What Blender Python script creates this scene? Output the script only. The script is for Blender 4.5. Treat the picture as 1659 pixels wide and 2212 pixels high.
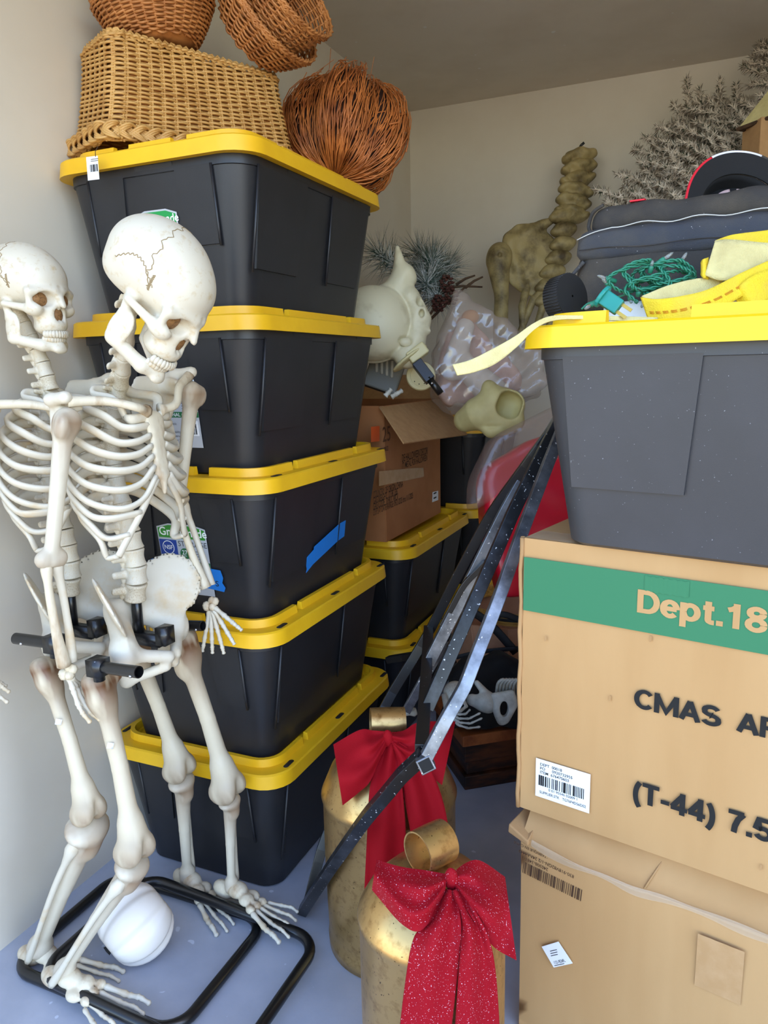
import bpy, bmesh, math, random
import numpy as np
from mathutils import Vector, Matrix

for o in list(bpy.data.objects):
    bpy.data.objects.remove(o, do_unlink=True)
random.seed(7)
rng = np.random.default_rng(7)
SC = bpy.context.scene
COL = SC.collection
PI = math.pi

# ------------------------------------------------------------------ camera
IMW, IMH = 1659.0, 2212.0
FPX = 1620.0
CX, CY = IMW / 2, IMH / 2
PITCH, YAW, ROLL = math.radians(10.795), math.radians(23.7234), math.radians(1.2085)
CAMZ = 1.41
_h = np.array([-math.sin(YAW), math.cos(YAW), 0.0])
_r = np.array([math.cos(YAW), math.sin(YAW), 0.0])
_u = np.array([0, 0, 1.0])
CF = _h * math.cos(PITCH) - _u * math.sin(PITCH)
_up = _u * math.cos(PITCH) + _h * math.sin(PITCH)
CR = _r * math.cos(ROLL) - _up * math.sin(ROLL)
CU = _up * math.cos(ROLL) + _r * math.sin(ROLL)
CP = np.array([0, 0, CAMZ])
cam_d = bpy.data.cameras.new('camera')
cam = bpy.data.objects.new('camera', cam_d)
COL.objects.link(cam)
cam_d.sensor_fit = 'VERTICAL'
cam_d.sensor_height = 36.0
cam_d.sensor_width = 36.0 * IMW / IMH
cam_d.lens = FPX / IMH * 36.0
cam_d.clip_start = 0.02
cam.matrix_world = Matrix(((CR[0], CU[0], -CF[0], CP[0]), (CR[1], CU[1], -CF[1], CP[1]),
                           (CR[2], CU[2], -CF[2], CP[2]), (0, 0, 0, 1)))
SC.camera = cam

def ray(x, y): return CR * (x - CX) / FPX - CU * (y - CY) / FPX + CF
def onz(x, y, z): d = ray(x, y); return CP + d * (z - CAMZ) / d[2]
def onx(x, y, X): d = ray(x, y); return CP + d * X / d[0]
def ony(x, y, Y): d = ray(x, y); return CP + d * Y / d[1]
def atd(x, y, t): return CP + ray(x, y) * t

# ------------------------------------------------------------------ world, sun, exposure
world = bpy.data.worlds.new('sky')
SC.world = world
world.use_nodes = True
wn = world.node_tree
wn.nodes.clear()
w_out = wn.nodes.new('ShaderNodeOutputWorld')
w_bg = wn.nodes.new('ShaderNodeBackground')
w_sky = wn.nodes.new('ShaderNodeTexSky')
w_sky.sky_type = 'NISHITA'
w_sky.sun_disc = False
w_sky.sun_elevation = math.radians(50)
w_sky.sun_rotation = math.radians(100)
w_sky.air_density = 0.85
w_sky.dust_density = 0.45
w_sky.ozone_density = 1.3
w_bg.inputs['Strength'].default_value = 0.66
wn.links.new(w_sky.outputs[0], w_bg.inputs[0])
wn.links.new(w_bg.outputs[0], w_out.inputs[0])
sun_d = bpy.data.lights.new('sun', 'SUN')
sun_d.energy = 4.0
sun_d.angle = math.radians(0.6)
sun_d.color = (1.0, 0.84, 0.62)
sun = bpy.data.objects.new('sun', sun_d)
COL.objects.link(sun)
sun.rotation_euler = Vector((0.58, -0.30, -0.76)).to_track_quat('-Z', 'Y').to_euler()
sun.location = (-4, 2, 6)
SC.view_settings.view_transform = 'Standard'
SC.view_settings.look = 'None'
SC.view_settings.gamma = 1.0
SC.view_settings.use_curve_mapping = False
SC.view_settings.exposure = 0.45

# ------------------------------------------------------------------ materials
def C(r, g, b):
    return tuple(((c / 255.0) / 12.92 if c / 255.0 <= 0.04045 else ((c / 255.0 + 0.055) / 1.055) ** 2.4) for c in (r, g, b)) + (1.0,)
MATS = {}
def mat(name, col, rough=0.6, metal=0.0, col2=None, nscale=20.0, nlo=0.4, nhi=0.65, bump=0.0, bscale=80.0,
        trans=0.0, sheen=0.0, coat=0.0, spec=0.5, alpha=1.0, stretch=None, detail=4.0, speck=None, speck_t=0.7, speck_s=300.0, rcol=None):
    m = bpy.data.materials.new(name)
    m.use_nodes = True
    nt = m.node_tree
    b = nt.nodes['Principled BSDF']
    b.inputs['Base Color'].default_value = col
    b.inputs['Roughness'].default_value = rough
    b.inputs['Metallic'].default_value = metal
    b.inputs['Specular IOR Level'].default_value = spec
    if trans: b.inputs['Transmission Weight'].default_value = trans
    if sheen:
        b.inputs['Sheen Weight'].default_value = sheen
        b.inputs['Sheen Roughness'].default_value = 0.4
        b.inputs['Sheen Tint'].default_value = rcol or col
    if coat: b.inputs['Coat Weight'].default_value = coat
    if alpha < 1: b.inputs['Alpha'].default_value = alpha
    tc = nt.nodes.new('ShaderNodeTexCoord')
    src = tc.outputs['Object']
    if stretch:
        mp = nt.nodes.new('ShaderNodeMapping')
        mp.inputs['Scale'].default_value = stretch
        nt.links.new(src, mp.inputs[0])
        src = mp.outputs[0]
    last = None
    if col2:
        n = nt.nodes.new('ShaderNodeTexNoise')
        n.inputs['Scale'].default_value = nscale
        n.inputs['Detail'].default_value = detail
        n.inputs['Roughness'].default_value = 0.6
        nt.links.new(src, n.inputs['Vector'])
        r = nt.nodes.new('ShaderNodeValToRGB')
        r.color_ramp.elements[0].position = nlo
        r.color_ramp.elements[1].position = nhi
        r.color_ramp.elements[0].color = col
        r.color_ramp.elements[1].color = col2
        nt.links.new(n.outputs['Fac'], r.inputs[0])
        last = r.outputs[0]
        nt.links.new(last, b.inputs['Base Color'])
    if speck:
        v = nt.nodes.new('ShaderNodeTexNoise')
        v.inputs['Scale'].default_value = speck_s
        v.inputs['Detail'].default_value = 1.0
        nt.links.new(src, v.inputs['Vector'])
        r = nt.nodes.new('ShaderNodeValToRGB')
        r.color_ramp.elements[0].position = speck_t
        r.color_ramp.elements[1].position = speck_t + 0.02
        nt.links.new(v.outputs['Fac'], r.inputs[0])
        mx = nt.nodes.new('ShaderNodeMix')
        mx.data_type = 'RGBA'
        nt.links.new(r.outputs[0], mx.inputs[0])
        if last: nt.links.new(last, mx.inputs[6])
        else: mx.inputs[6].default_value = col
        mx.inputs[7].default_value = speck
        nt.links.new(mx.outputs[2], b.inputs['Base Color'])
    if bump:
        n2 = nt.nodes.new('ShaderNodeTexNoise')
        n2.inputs['Scale'].default_value = bscale
        n2.inputs['Detail'].default_value = 3.0
        nt.links.new(src, n2.inputs['Vector'])
        bp = nt.nodes.new('ShaderNodeBump')
        bp.inputs['Strength'].default_value = bump
        bp.inputs['Distance'].default_value = 0.004
        nt.links.new(n2.outputs['Fac'], bp.inputs['Height'])
        nt.links.new(bp.outputs[0], b.inputs['Normal'])
    MATS[name] = m
    return m

mat('wall_paint', C(214, 205, 188), 0.55, bump=0.06, bscale=45, col2=C(209, 199, 181), nscale=2.5)
mat('ceiling_paint', C(220, 209, 192), 0.8, bump=0.1, bscale=60, col2=C(213, 201, 183), nscale=3, speck=C(228, 224, 216), speck_t=0.78, speck_s=26)
mat('floor_paint', C(172, 176, 188), 0.4, col2=C(160, 165, 178), nscale=6, bump=0.05, bscale=120, speck=C(196, 202, 214), speck_t=0.75, speck_s=34)
mat('concrete', C(206, 186, 154), 0.9, col2=C(194, 174, 143), nscale=3)
mat('tote_black', C(33, 33, 36), 0.42, bump=0.05, bscale=500, col2=C(38, 38, 41), nscale=8)
mat('tote_grey', C(60, 60, 63), 0.42, bump=0.04, bscale=500, col2=C(64, 64, 68), nscale=5, speck=C(132, 134, 140), speck_t=0.77, speck_s=260)
mat('lid_yellow', C(243, 190, 28), 0.42, col2=C(236, 180, 22), nscale=6, bump=0.03, bscale=400)
mat('lid_bright', C(246, 202, 14), 0.42, col2=C(242, 196, 12), nscale=6, bump=0.03, bscale=400)
mat('slot_dark', C(14, 13, 12), 0.8)
mat('bone', C(210, 200, 179), 0.5, col2=C(203, 176, 132), nscale=11, nlo=0.53, nhi=0.74, bump=0.12, bscale=70)
mat('bone_stain', C(214, 201, 174), 0.55, col2=C(156, 118, 74), nscale=22, nlo=0.5, nhi=0.75, bump=0.25, bscale=90, stretch=(1, 1, 0.35))
mat('bone_skull', C(213, 203, 181), 0.45, col2=C(196, 172, 130), nscale=7, nlo=0.55, nhi=0.78, bump=0.06, bscale=60)
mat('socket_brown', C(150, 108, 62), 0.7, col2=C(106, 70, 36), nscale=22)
mat('bone_green', C(168, 148, 98), 0.6, col2=C(78, 62, 34), nscale=11, nlo=0.42, nhi=0.7, bump=0.25, bscale=50)
mat('bone_green2', C(198, 186, 130), 0.6, col2=C(160, 144, 92), nscale=5, nlo=0.45, nhi=0.75, bump=0.15, bscale=50)
mat('bone_cream', C(214, 205, 172), 0.5, col2=C(160, 146, 108), nscale=7, nlo=0.5, nhi=0.75, bump=0.15, bscale=40)
mat('bone_white', C(206, 204, 192), 0.5, col2=C(168, 164, 150), nscale=20)
mat('suture', C(150, 128, 92), 0.7)
mat('black_metal', C(22, 22, 24), 0.32, spec=0.6, speck=C(120, 120, 124), speck_t=0.76, speck_s=120)
mat('black_tube', C(20, 20, 21), 0.28, spec=0.6)
mat('frame_metal', C(34, 35, 38), 0.3, metal=0.35, col2=C(62, 64, 70), nscale=14, nlo=0.5, nhi=0.7, speck=C(205, 206, 210), speck_t=0.72, speck_s=170)
mat('frame_silver', C(128, 131, 138), 0.3, metal=0.6, col2=C(84, 86, 92), nscale=18, speck=C(226, 226, 230), speck_t=0.73, speck_s=150)
mat('steel', C(190, 190, 192), 0.25, metal=1.0)
mat('gold', C(200, 162, 104), 0.33, metal=0.85, col2=C(150, 112, 62), nscale=50, nlo=0.5, nhi=0.78, bump=0.05, bscale=50, speck=C(74, 56, 36), speck_t=0.735, speck_s=190)
mat('velvet', C(150, 2, 18), 0.8, sheen=0.22, rcol=C(255, 60, 70), bump=0.2, bscale=600, spec=0.2)
mat('velvet_glitter', C(150, 2, 22), 0.75, sheen=0.24, rcol=C(255, 70, 85), bump=0.2, bscale=600, spec=0.2, speck=C(235, 190, 205), speck_t=0.70, speck_s=480)
mat('cardboard', C(196, 153, 101), 0.8, col2=C(188, 144, 92), nscale=5, bump=0.05, bscale=260, stretch=(1, 1, 0.2))
mat('cardboard_dark', C(184, 142, 94), 0.8, col2=C(174, 132, 85), nscale=7, bump=0.1, bscale=120)
mat('cardboard_orange', C(178, 118, 70), 0.8, col2=C(166, 106, 60), nscale=5, bump=0.05, bscale=200)
mat('cardboard_flap', C(188, 146, 98), 0.85, col2=C(178, 136, 90), nscale=30)
mat('print_green', C(54, 122, 82), 0.75)
mat('print_black', C(24, 23, 22), 0.8)
mat('print_brown', C(72, 46, 26), 0.85)
mat('print_faded', C(110, 70, 40), 0.85)
mat('paper_white', C(240, 240, 240), 0.7)
mat('label_grey', C(190, 192, 196), 0.45)
mat('label_green', C(52, 140, 44), 0.45)
mat('label_green_b', C(24, 150, 72), 0.45)
mat('label_blue', C(18, 62, 150), 0.45)
mat('label_text', C(246, 247, 246), 0.5)
mat('label_dark', C(60, 60, 64), 0.5)
mat('label_cap', C(34, 110, 62), 0.45)
mat('tape_blue', C(22, 124, 214), 0.6, bump=0.1, bscale=300)
mat('tape_clear', C(188, 145, 95), 0.22, col2=C(196, 154, 106), nscale=30)
mat('tape_film', C(222, 200, 168), 0.15, alpha=0.38, bump=0.5, bscale=60)
mat('tape_orange', C(226, 92, 34), 0.5)
mat('wicker', C(206, 160, 92), 0.5, col2=C(178, 128, 64), nscale=25, nlo=0.45, nhi=0.7)
mat('wicker_dark', C(190, 126, 68), 0.55, col2=C(150, 90, 42), nscale=20, nlo=0.4, nhi=0.7)
mat('twig', C(206, 124, 60), 0.5, col2=C(140, 72, 28), nscale=14, nlo=0.38, nhi=0.68)
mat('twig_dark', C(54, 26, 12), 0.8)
mat('pumpkin_white', C(226, 218, 208), 0.5, col2=C(232, 224, 214), nscale=4)
mat('needle_green', C(62, 84, 70), 0.7, col2=C(92, 108, 96), nscale=30)
mat('needle_frost', C(206, 206, 200), 0.8, col2=C(150, 150, 140), nscale=40)
mat('needle_dark', C(48, 60, 42), 0.8, col2=C(74, 80, 58), nscale=30)
mat('needle_snow', C(222, 208, 190), 0.85, col2=C(190, 174, 154), nscale=30)
mat('bark', C(86, 62, 40), 0.85, col2=C(62, 42, 26), nscale=30)
mat('bag_dark', C(58, 55, 53), 0.85, col2=C(80, 73, 64), nscale=9, nlo=0.48, nhi=0.75, bump=0.35, bscale=420, speck=C(165, 165, 166), speck_t=0.78, speck_s=220)
mat('bag_blue', C(62, 65, 74), 0.85, col2=C(78, 76, 74), nscale=10, bump=0.35, bscale=420, speck=C(190, 190, 192), speck_t=0.77, speck_s=200)
mat('stitch', C(214, 214, 210), 0.8)
mat('cap_black', C(28, 27, 28), 0.85, bump=0.2, bscale=500)
mat('cap_red', C(226, 30, 52), 0.6)
mat('cap_white', C(240, 236, 246), 0.6)
mat('cap_pink', C(206, 176, 178), 0.8)
mat('strap_yellow', C(244, 212, 40), 0.75, bump=0.45, bscale=420, col2=C(236, 200, 60), nscale=16)
mat('strap_cream', C(226, 212, 150), 0.85, bump=0.45, bscale=420, col2=C(206, 190, 132), nscale=16)
mat('strap_stitch', C(226, 150, 30), 0.7)
mat('rope_beige', C(204, 184, 150), 0.8)
mat('strap_black', C(30, 29, 30), 0.6)
mat('light_green', C(46, 132, 104), 0.4)
mat('plug_teal', C(24, 138, 128), 0.4)
mat('bulb_glass', C(225, 228, 226), 0.08, trans=0.8)
mat('brass', C(190, 150, 70), 0.3, metal=1.0)
mat('red_plastic', C(196, 18, 42), 0.35, bump=0.35, bscale=12, coat=0.3)
mat('red_dark', C(120, 14, 34), 0.6)
mat('wood_dark', C(96, 50, 22), 0.5, col2=C(34, 17, 10), nscale=5, nlo=0.4, nhi=0.6, stretch=(1, 1, 4))
mat('wood_edge', C(170, 96, 48), 0.5, col2=C(130, 66, 30), nscale=14)
mat('wood_gold', C(206, 156, 76), 0.5, col2=C(170, 118, 48), nscale=20, stretch=(1, 6, 6))
mat('peach', C(206, 150, 112), 0.7, col2=C(192, 134, 96), nscale=7)
mat('pink_cloth', C(216, 176, 160), 0.8, col2=C(196, 150, 138), nscale=9)
mat('plush_white', C(226, 214, 200), 0.85)
mat('plush_orange', C(196, 134, 72), 0.8)
mat('black_cloth', C(16, 15, 16), 0.9, bump=0.5, bscale=30)
mat('grey_plastic', C(120, 118, 110), 0.5)
mat('cream_plastic', C(212, 200, 150), 0.45)
mat('cone_brown', C(78, 38, 26), 0.8)

def bone_long(name, c0, c1, amount):
    m = mat(name, c0, 0.5, bump=0.12, bscale=80)
    nt = m.node_tree
    b = nt.nodes['Principled BSDF']
    tc = nt.nodes['Texture Coordinate']
    sx = nt.nodes.new('ShaderNodeSeparateXYZ')
    nt.links.new(tc.outputs['Generated'], sx.inputs[0])
    r = nt.nodes.new('ShaderNodeValToRGB')
    e = r.color_ramp.elements
    e[0].position, e[0].color = 0.02, (0.55, 0.55, 0.55, 1)
    e[1].position, e[1].color = 0.20, (0.02, 0.02, 0.02, 1)
    for p_, v_ in ((0.55, 0.03), (0.80, 0.55), (0.92, 1.0), (1.0, 0.35)):
        q = e.new(p_); q.color = (v_, v_, v_, 1)
    nt.links.new(sx.outputs[2], r.inputs[0])
    n = nt.nodes.new('ShaderNodeTexNoise')
    n.inputs['Scale'].default_value = 30
    mp = nt.nodes.new('ShaderNodeMapping'); mp.inputs['Scale'].default_value = (1, 1, 0.25)
    nt.links.new(tc.outputs['Object'], mp.inputs[0]); nt.links.new(mp.outputs[0], n.inputs['Vector'])
    r2 = nt.nodes.new('ShaderNodeValToRGB')
    r2.color_ramp.elements[0].position, r2.color_ramp.elements[1].position = 0.30, 0.54
    nt.links.new(n.outputs['Fac'], r2.inputs[0])
    mu = nt.nodes.new('ShaderNodeMath'); mu.operation = 'MULTIPLY'
    nt.links.new(r.outputs[0], mu.inputs[0]); nt.links.new(r2.outputs[0], mu.inputs[1])
    m2 = nt.nodes.new('ShaderNodeMath'); m2.operation = 'MULTIPLY'; m2.inputs[1].default_value = amount
    nt.links.new(mu.outputs[0], m2.inputs[0])
    mx = nt.nodes.new('ShaderNodeMix'); mx.data_type = 'RGBA'
    nt.links.new(m2.outputs[0], mx.inputs[0])
    mx.inputs[6].default_value = c0; mx.inputs[7].default_value = c1
    nt.links.new(mx.outputs[2], b.inputs['Base Color'])
bone_long('bone_long', C(208, 194, 166), C(104, 62, 26), 1.0)
bone_long('bone_long2', C(210, 200, 178), C(130, 90, 48), 0.75)
def film(name, col, fac):
    m = bpy.data.materials.new(name)
    m.use_nodes = True
    nt = m.node_tree
    nt.nodes.remove(nt.nodes['Principled BSDF'])
    out = nt.nodes['Material Output']
    t = nt.nodes.new('ShaderNodeBsdfTransparent')
    d = nt.nodes.new('ShaderNodeBsdfDiffuse')
    d.inputs[0].default_value = col
    g = nt.nodes.new('ShaderNodeBsdfGlossy')
    g.inputs['Roughness'].default_value = 0.12
    n = nt.nodes.new('ShaderNodeTexNoise')
    n.inputs['Scale'].default_value = 14
    tc = nt.nodes.new('ShaderNodeTexCoord')
    nt.links.new(tc.outputs['Object'], n.inputs['Vector'])
    bp = nt.nodes.new('ShaderNodeBump')
    bp.inputs['Strength'].default_value = 0.6
    bp.inputs['Distance'].default_value = 0.01
    nt.links.new(n.outputs['Fac'], bp.inputs['Height'])
    nt.links.new(bp.outputs[0], g.inputs['Normal'])
    m1 = nt.nodes.new('ShaderNodeMixShader')
    m1.inputs[0].default_value = 0.20
    nt.links.new(d.outputs[0], m1.inputs[1])
    nt.links.new(g.outputs[0], m1.inputs[2])
    m2 = nt.nodes.new('ShaderNodeMixShader')
    m2.inputs[0].default_value = fac
    nt.links.new(t.outputs[0], m2.inputs[1])
    nt.links.new(m1.outputs[0], m2.inputs[2])
    nt.links.new(m2.outputs[0], out.inputs[0])
    MATS[name] = m
film('clear_film', C(214, 196, 184), 0.34)
film('clear_film_b', C(176, 150, 138), 0.26)

# ------------------------------------------------------------------ mesh helpers
def V(*a): return np.array(a, float)
def nrm(v):
    v = np.asarray(v, float)
    return v / (np.linalg.norm(v) + 1e-12)
def cat_rom(pts, n):
    pts = np.asarray(pts, float)
    P = np.vstack([2 * pts[0] - pts[1], pts, 2 * pts[-1] - pts[-2]])
    out = []
    m = len(pts) - 1
    for s in np.linspace(0, m, n):
        i = min(int(s), m - 1)
        t = s - i
        a, b, c, d = P[i], P[i + 1], P[i + 2], P[i + 3]
        out.append(0.5 * (2 * b + (c - a) * t + (2 * a - 5 * b + 4 * c - d) * t * t + (3 * b - 3 * c + d - a) * t ** 3))
    return np.array(out)

class MB:
    def __init__(self):
        self.v = []
        self.f = []
    def add(self, v, f):
        o = len(self.v)
        self.v.extend([tuple(map(float, p)) for p in v])
        self.f.extend([tuple(int(i) + o for i in q) for q in f])
        return self
    def hexa(self, p):   # 4 bottom, 4 top
        return self.add(p, [(3, 2, 1, 0), (4, 5, 6, 7), (0, 1, 5, 4), (1, 2, 6, 5), (2, 3, 7, 6), (3, 0, 4, 7)])
    def box(self, c, s, ax=None):
        c = np.asarray(c, float)
        X, Y, Z = (V(1, 0, 0), V(0, 1, 0), V(0, 0, 1)) if ax is None else [np.asarray(a, float) for a in ax]
        sx, sy, sz = s[0] / 2, s[1] / 2, s[2] / 2
        p = []
        for z in (-sz, sz):
            for x, y in ((-sx, -sy), (sx, -sy), (sx, sy), (-sx, sy)):
                p.append(c + X * x + Y * y + Z * z)
        return self.hexa(p)
    def tube(self, path, r, n=8, cap=True, flat=1.0, up=(0, 0, 1), square=False):
        path = np.asarray(path, float)
        m = len(path)
        rr = np.full(m, r) if np.isscalar(r) else np.asarray(r, float)
        T = np.gradient(path, axis=0)
        T /= (np.linalg.norm(T, axis=1)[:, None] + 1e-12)
        u = np.asarray(up, float)
        if abs(np.dot(nrm(u), T[0])) > 0.95: u = V(1, 0, 0) if abs(T[0][0]) < 0.9 else V(0, 1, 0)
        a = nrm(u - T[0] * np.dot(u, T[0]))
        vs = []
        off = PI / n if square else 0.0
        k = math.sqrt(2) if square else 1.0
        for i in range(m):
            a = nrm(a - T[i] * np.dot(a, T[i]))
            b = np.cross(T[i], a)
            for j in range(n):
                t = 2 * PI * j / n + off
                vs.append(path[i] + (a * math.cos(t) * flat + b * math.sin(t)) * rr[i] * k)
        fs = []
        for i in range(m - 1):
            for j in range(n):
                j2 = (j + 1) % n
                fs.append((i * n + j, i * n + j2, (i + 1) * n + j2, (i + 1) * n + j))
        if cap:
            fs.append(tuple(range(n - 1, -1, -1)))
            fs.append(tuple((m - 1) * n + j for j in range(n)))
        return self.add(vs, fs)
    def rings(self, rings, close=True, cap0=True, cap1=True):
        n = len(rings[0])
        vs = [p for r in rings for p in r]
        fs = []
        for i in range(len(rings) - 1):
            for j in range(n if close else n - 1):
                j2 = (j + 1) % n
                fs.append((i * n + j, i * n + j2, (i + 1) * n + j2, (i + 1) * n + j))
        if cap0: fs.append(tuple(range(n - 1, -1, -1)))
        if cap1: fs.append(tuple((len(rings) - 1) * n + j for j in range(n)))
        return self.add(vs, fs)
    def lathe(self, prof, n=32, c=(0, 0, 0), ax=None, cap0=False, cap1=False, lump=None):
        c = np.asarray(c, float)
        X, Y, Z = (V(1, 0, 0), V(0, 1, 0), V(0, 0, 1)) if ax is None else [np.asarray(a, float) for a in ax]
        R = []
        for r, z in prof:
            ring = []
            for j in range(n):
                t = 2 * PI * j / n
                k = r * (lump(t, z) if lump else 1.0)
                ring.append(c + X * math.cos(t) * k + Y * math.sin(t) * k + Z * z)
            R.append(ring)
        return self.rings(R, True, cap0, cap1)
    def grid(self, fn, nu, nv):
        vs = [fn(i / (nu - 1), j / (nv - 1)) for i in range(nu) for j in range(nv)]
        fs = [(i * nv + j, (i + 1) * nv + j, (i + 1) * nv + j + 1, i * nv + j + 1) for i in range(nu - 1) for j in range(nv - 1)]
        return self.add(vs, fs)
    def ball(self, c, r, n=10):
        r3 = np.full(3, r) if np.isscalar(r) else np.asarray(r, float)
        c = np.asarray(c, float)
        R = []
        for i in range(n // 2 + 1):
            p = -PI / 2 + PI * i / (n // 2)
            k = max(math.cos(p), 0.02)
            R.append([c + r3 * V(math.cos(2 * PI * j / n) * k, math.sin(2 * PI * j / n) * k, math.sin(p)) for j in range(n)])
        return self.rings(R)
    def mesh(self, name='m', smooth=True):
        me = bpy.data.meshes.new(name)
        me.from_pydata(self.v, [], self.f)
        me.validate()
        if smooth:
            me.polygons.foreach_set('use_smooth', [True] * len(me.polygons))
        return me

def weld(mb, d=1e-4):
    me = mb.mesh('shell')
    bm = bmesh.new(); bm.from_mesh(me)
    bmesh.ops.remove_doubles(bm, verts=bm.verts, dist=d)
    bmesh.ops.recalc_face_normals(bm, faces=bm.faces)
    bm.to_mesh(me); bm.free()
    return me
def obj(name, me, material, parent=None, M=None, smooth=True, bevel=0.0, solid=0.0, auto=None, sub=0):
    if isinstance(me, MB): me = me.mesh(name, smooth)
    if material and not me.materials: me.materials.append(MATS[material])
    o = bpy.data.objects.new(name, me)
    COL.objects.link(o)
    if material and me.materials[0] is not MATS[material]:
        o.material_slots[0].link = 'OBJECT'
        o.material_slots[0].material = MATS[material]
    if M is not None: o.matrix_basis = M
    if parent is not None:
        o.parent = parent
    if solid:
        s = o.modifiers.new('solid', 'SOLIDIFY'); s.thickness = solid; s.offset = 0
    if sub:
        s = o.modifiers.new('sub', 'SUBSURF'); s.levels = sub; s.render_levels = sub
    if bevel:
        b = o.modifiers.new('bevel', 'BEVEL'); b.width = bevel; b.segments = 2; b.limit_method = 'ANGLE'; b.angle_limit = 0.6
    if auto is not None:
        try: me.set_sharp_from_angle(angle=auto)
        except Exception: pass
    return o

def tag(o, label=None, cat=None, group=None, kind=None):
    if label: o['label'] = label
    if cat: o['category'] = cat
    if group: o['group'] = group
    if kind: o['kind'] = kind
    return o
def thing(name, label, cat, loc, rotz=0.0, group=None):
    o = bpy.data.objects.new(name, None)
    o.empty_display_size = 0.05
    COL.objects.link(o)
    o.location = tuple(map(float, loc))
    o.rotation_euler = (0, 0, rotz)
    return tag(o, label, cat, group)
def rel(base):   # matrix that turns world-coordinates geometry into the local space of an unrotated root
    return Matrix.Translation(-Vector(tuple(map(float, base))))
def mat4(X, Y, Z, O):
    return Matrix(((X[0], Y[0], Z[0], O[0]), (X[1], Y[1], Z[1], O[1]), (X[2], Y[2], Z[2], O[2]), (0, 0, 0, 1)))
def frame_z(a, b, fwd=(1, 0, 0), L=1.0):   # local z runs a->b, scaled so that z = L lands on b
    a = np.asarray(a, float); b = np.asarray(b, float)
    Z = b - a
    k = np.linalg.norm(Z) / L
    Zn = nrm(Z)
    X = nrm(np.asarray(fwd, float) - Zn * np.dot(fwd, Zn))
    Y = np.cross(Zn, X)
    return mat4(X * k, Y * k, Zn * k, a)
def smoothnoise(p, s=1.0, seed=0):
    x, y, z = p[0] * s + seed * 1.7, p[1] * s - seed * 2.3, p[2] * s + seed * 0.9
    return (math.sin(1.7 * x + 1.3 * math.sin(y * 1.1)) + math.sin(1.9 * y + 1.5 * math.sin(z * 1.3)) + math.sin(2.1 * z + 1.1 * math.sin(x * 1.7))) / 3.0

# signed distance modelling, meshed with surface nets
def s_ell(P, c, r, ax=None):
    q = P - np.asarray(c, float)
    if ax is not None:
        q = np.stack([q @ np.asarray(a, float) for a in ax], -1)
    r = np.asarray(r, float)
    k0 = np.linalg.norm(q / r, axis=-1)
    k1 = np.linalg.norm(q / (r * r), axis=-1) + 1e-9
    return k0 * (k0 - 1.0) / k1
def s_cone(P, a, b, ra, rb):
    a = np.asarray(a, float); b = np.asarray(b, float)
    pa = P - a
    ba = b - a
    h = np.clip((pa @ ba) / (ba @ ba), 0, 1)
    return np.linalg.norm(pa - h[..., None] * ba, axis=-1) - (ra + (rb - ra) * h)
def s_box(P, c, s, r=0.0, ax=None):
    q = P - np.asarray(c, float)
    if ax is not None:
        q = np.stack([q @ np.asarray(a, float) for a in ax], -1)
    q = np.abs(q) - (np.asarray(s, float) / 2 - r)
    return np.linalg.norm(np.maximum(q, 0), axis=-1) + np.minimum(q.max(-1), 0) - r
def smin(a, b, k):
    h = np.clip(0.5 + 0.5 * (b - a) / k, 0, 1)
    return b + (a - b) * h - k * h * (1 - h)
def smax(a, b, k): return -smin(-a, -b, k)
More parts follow.
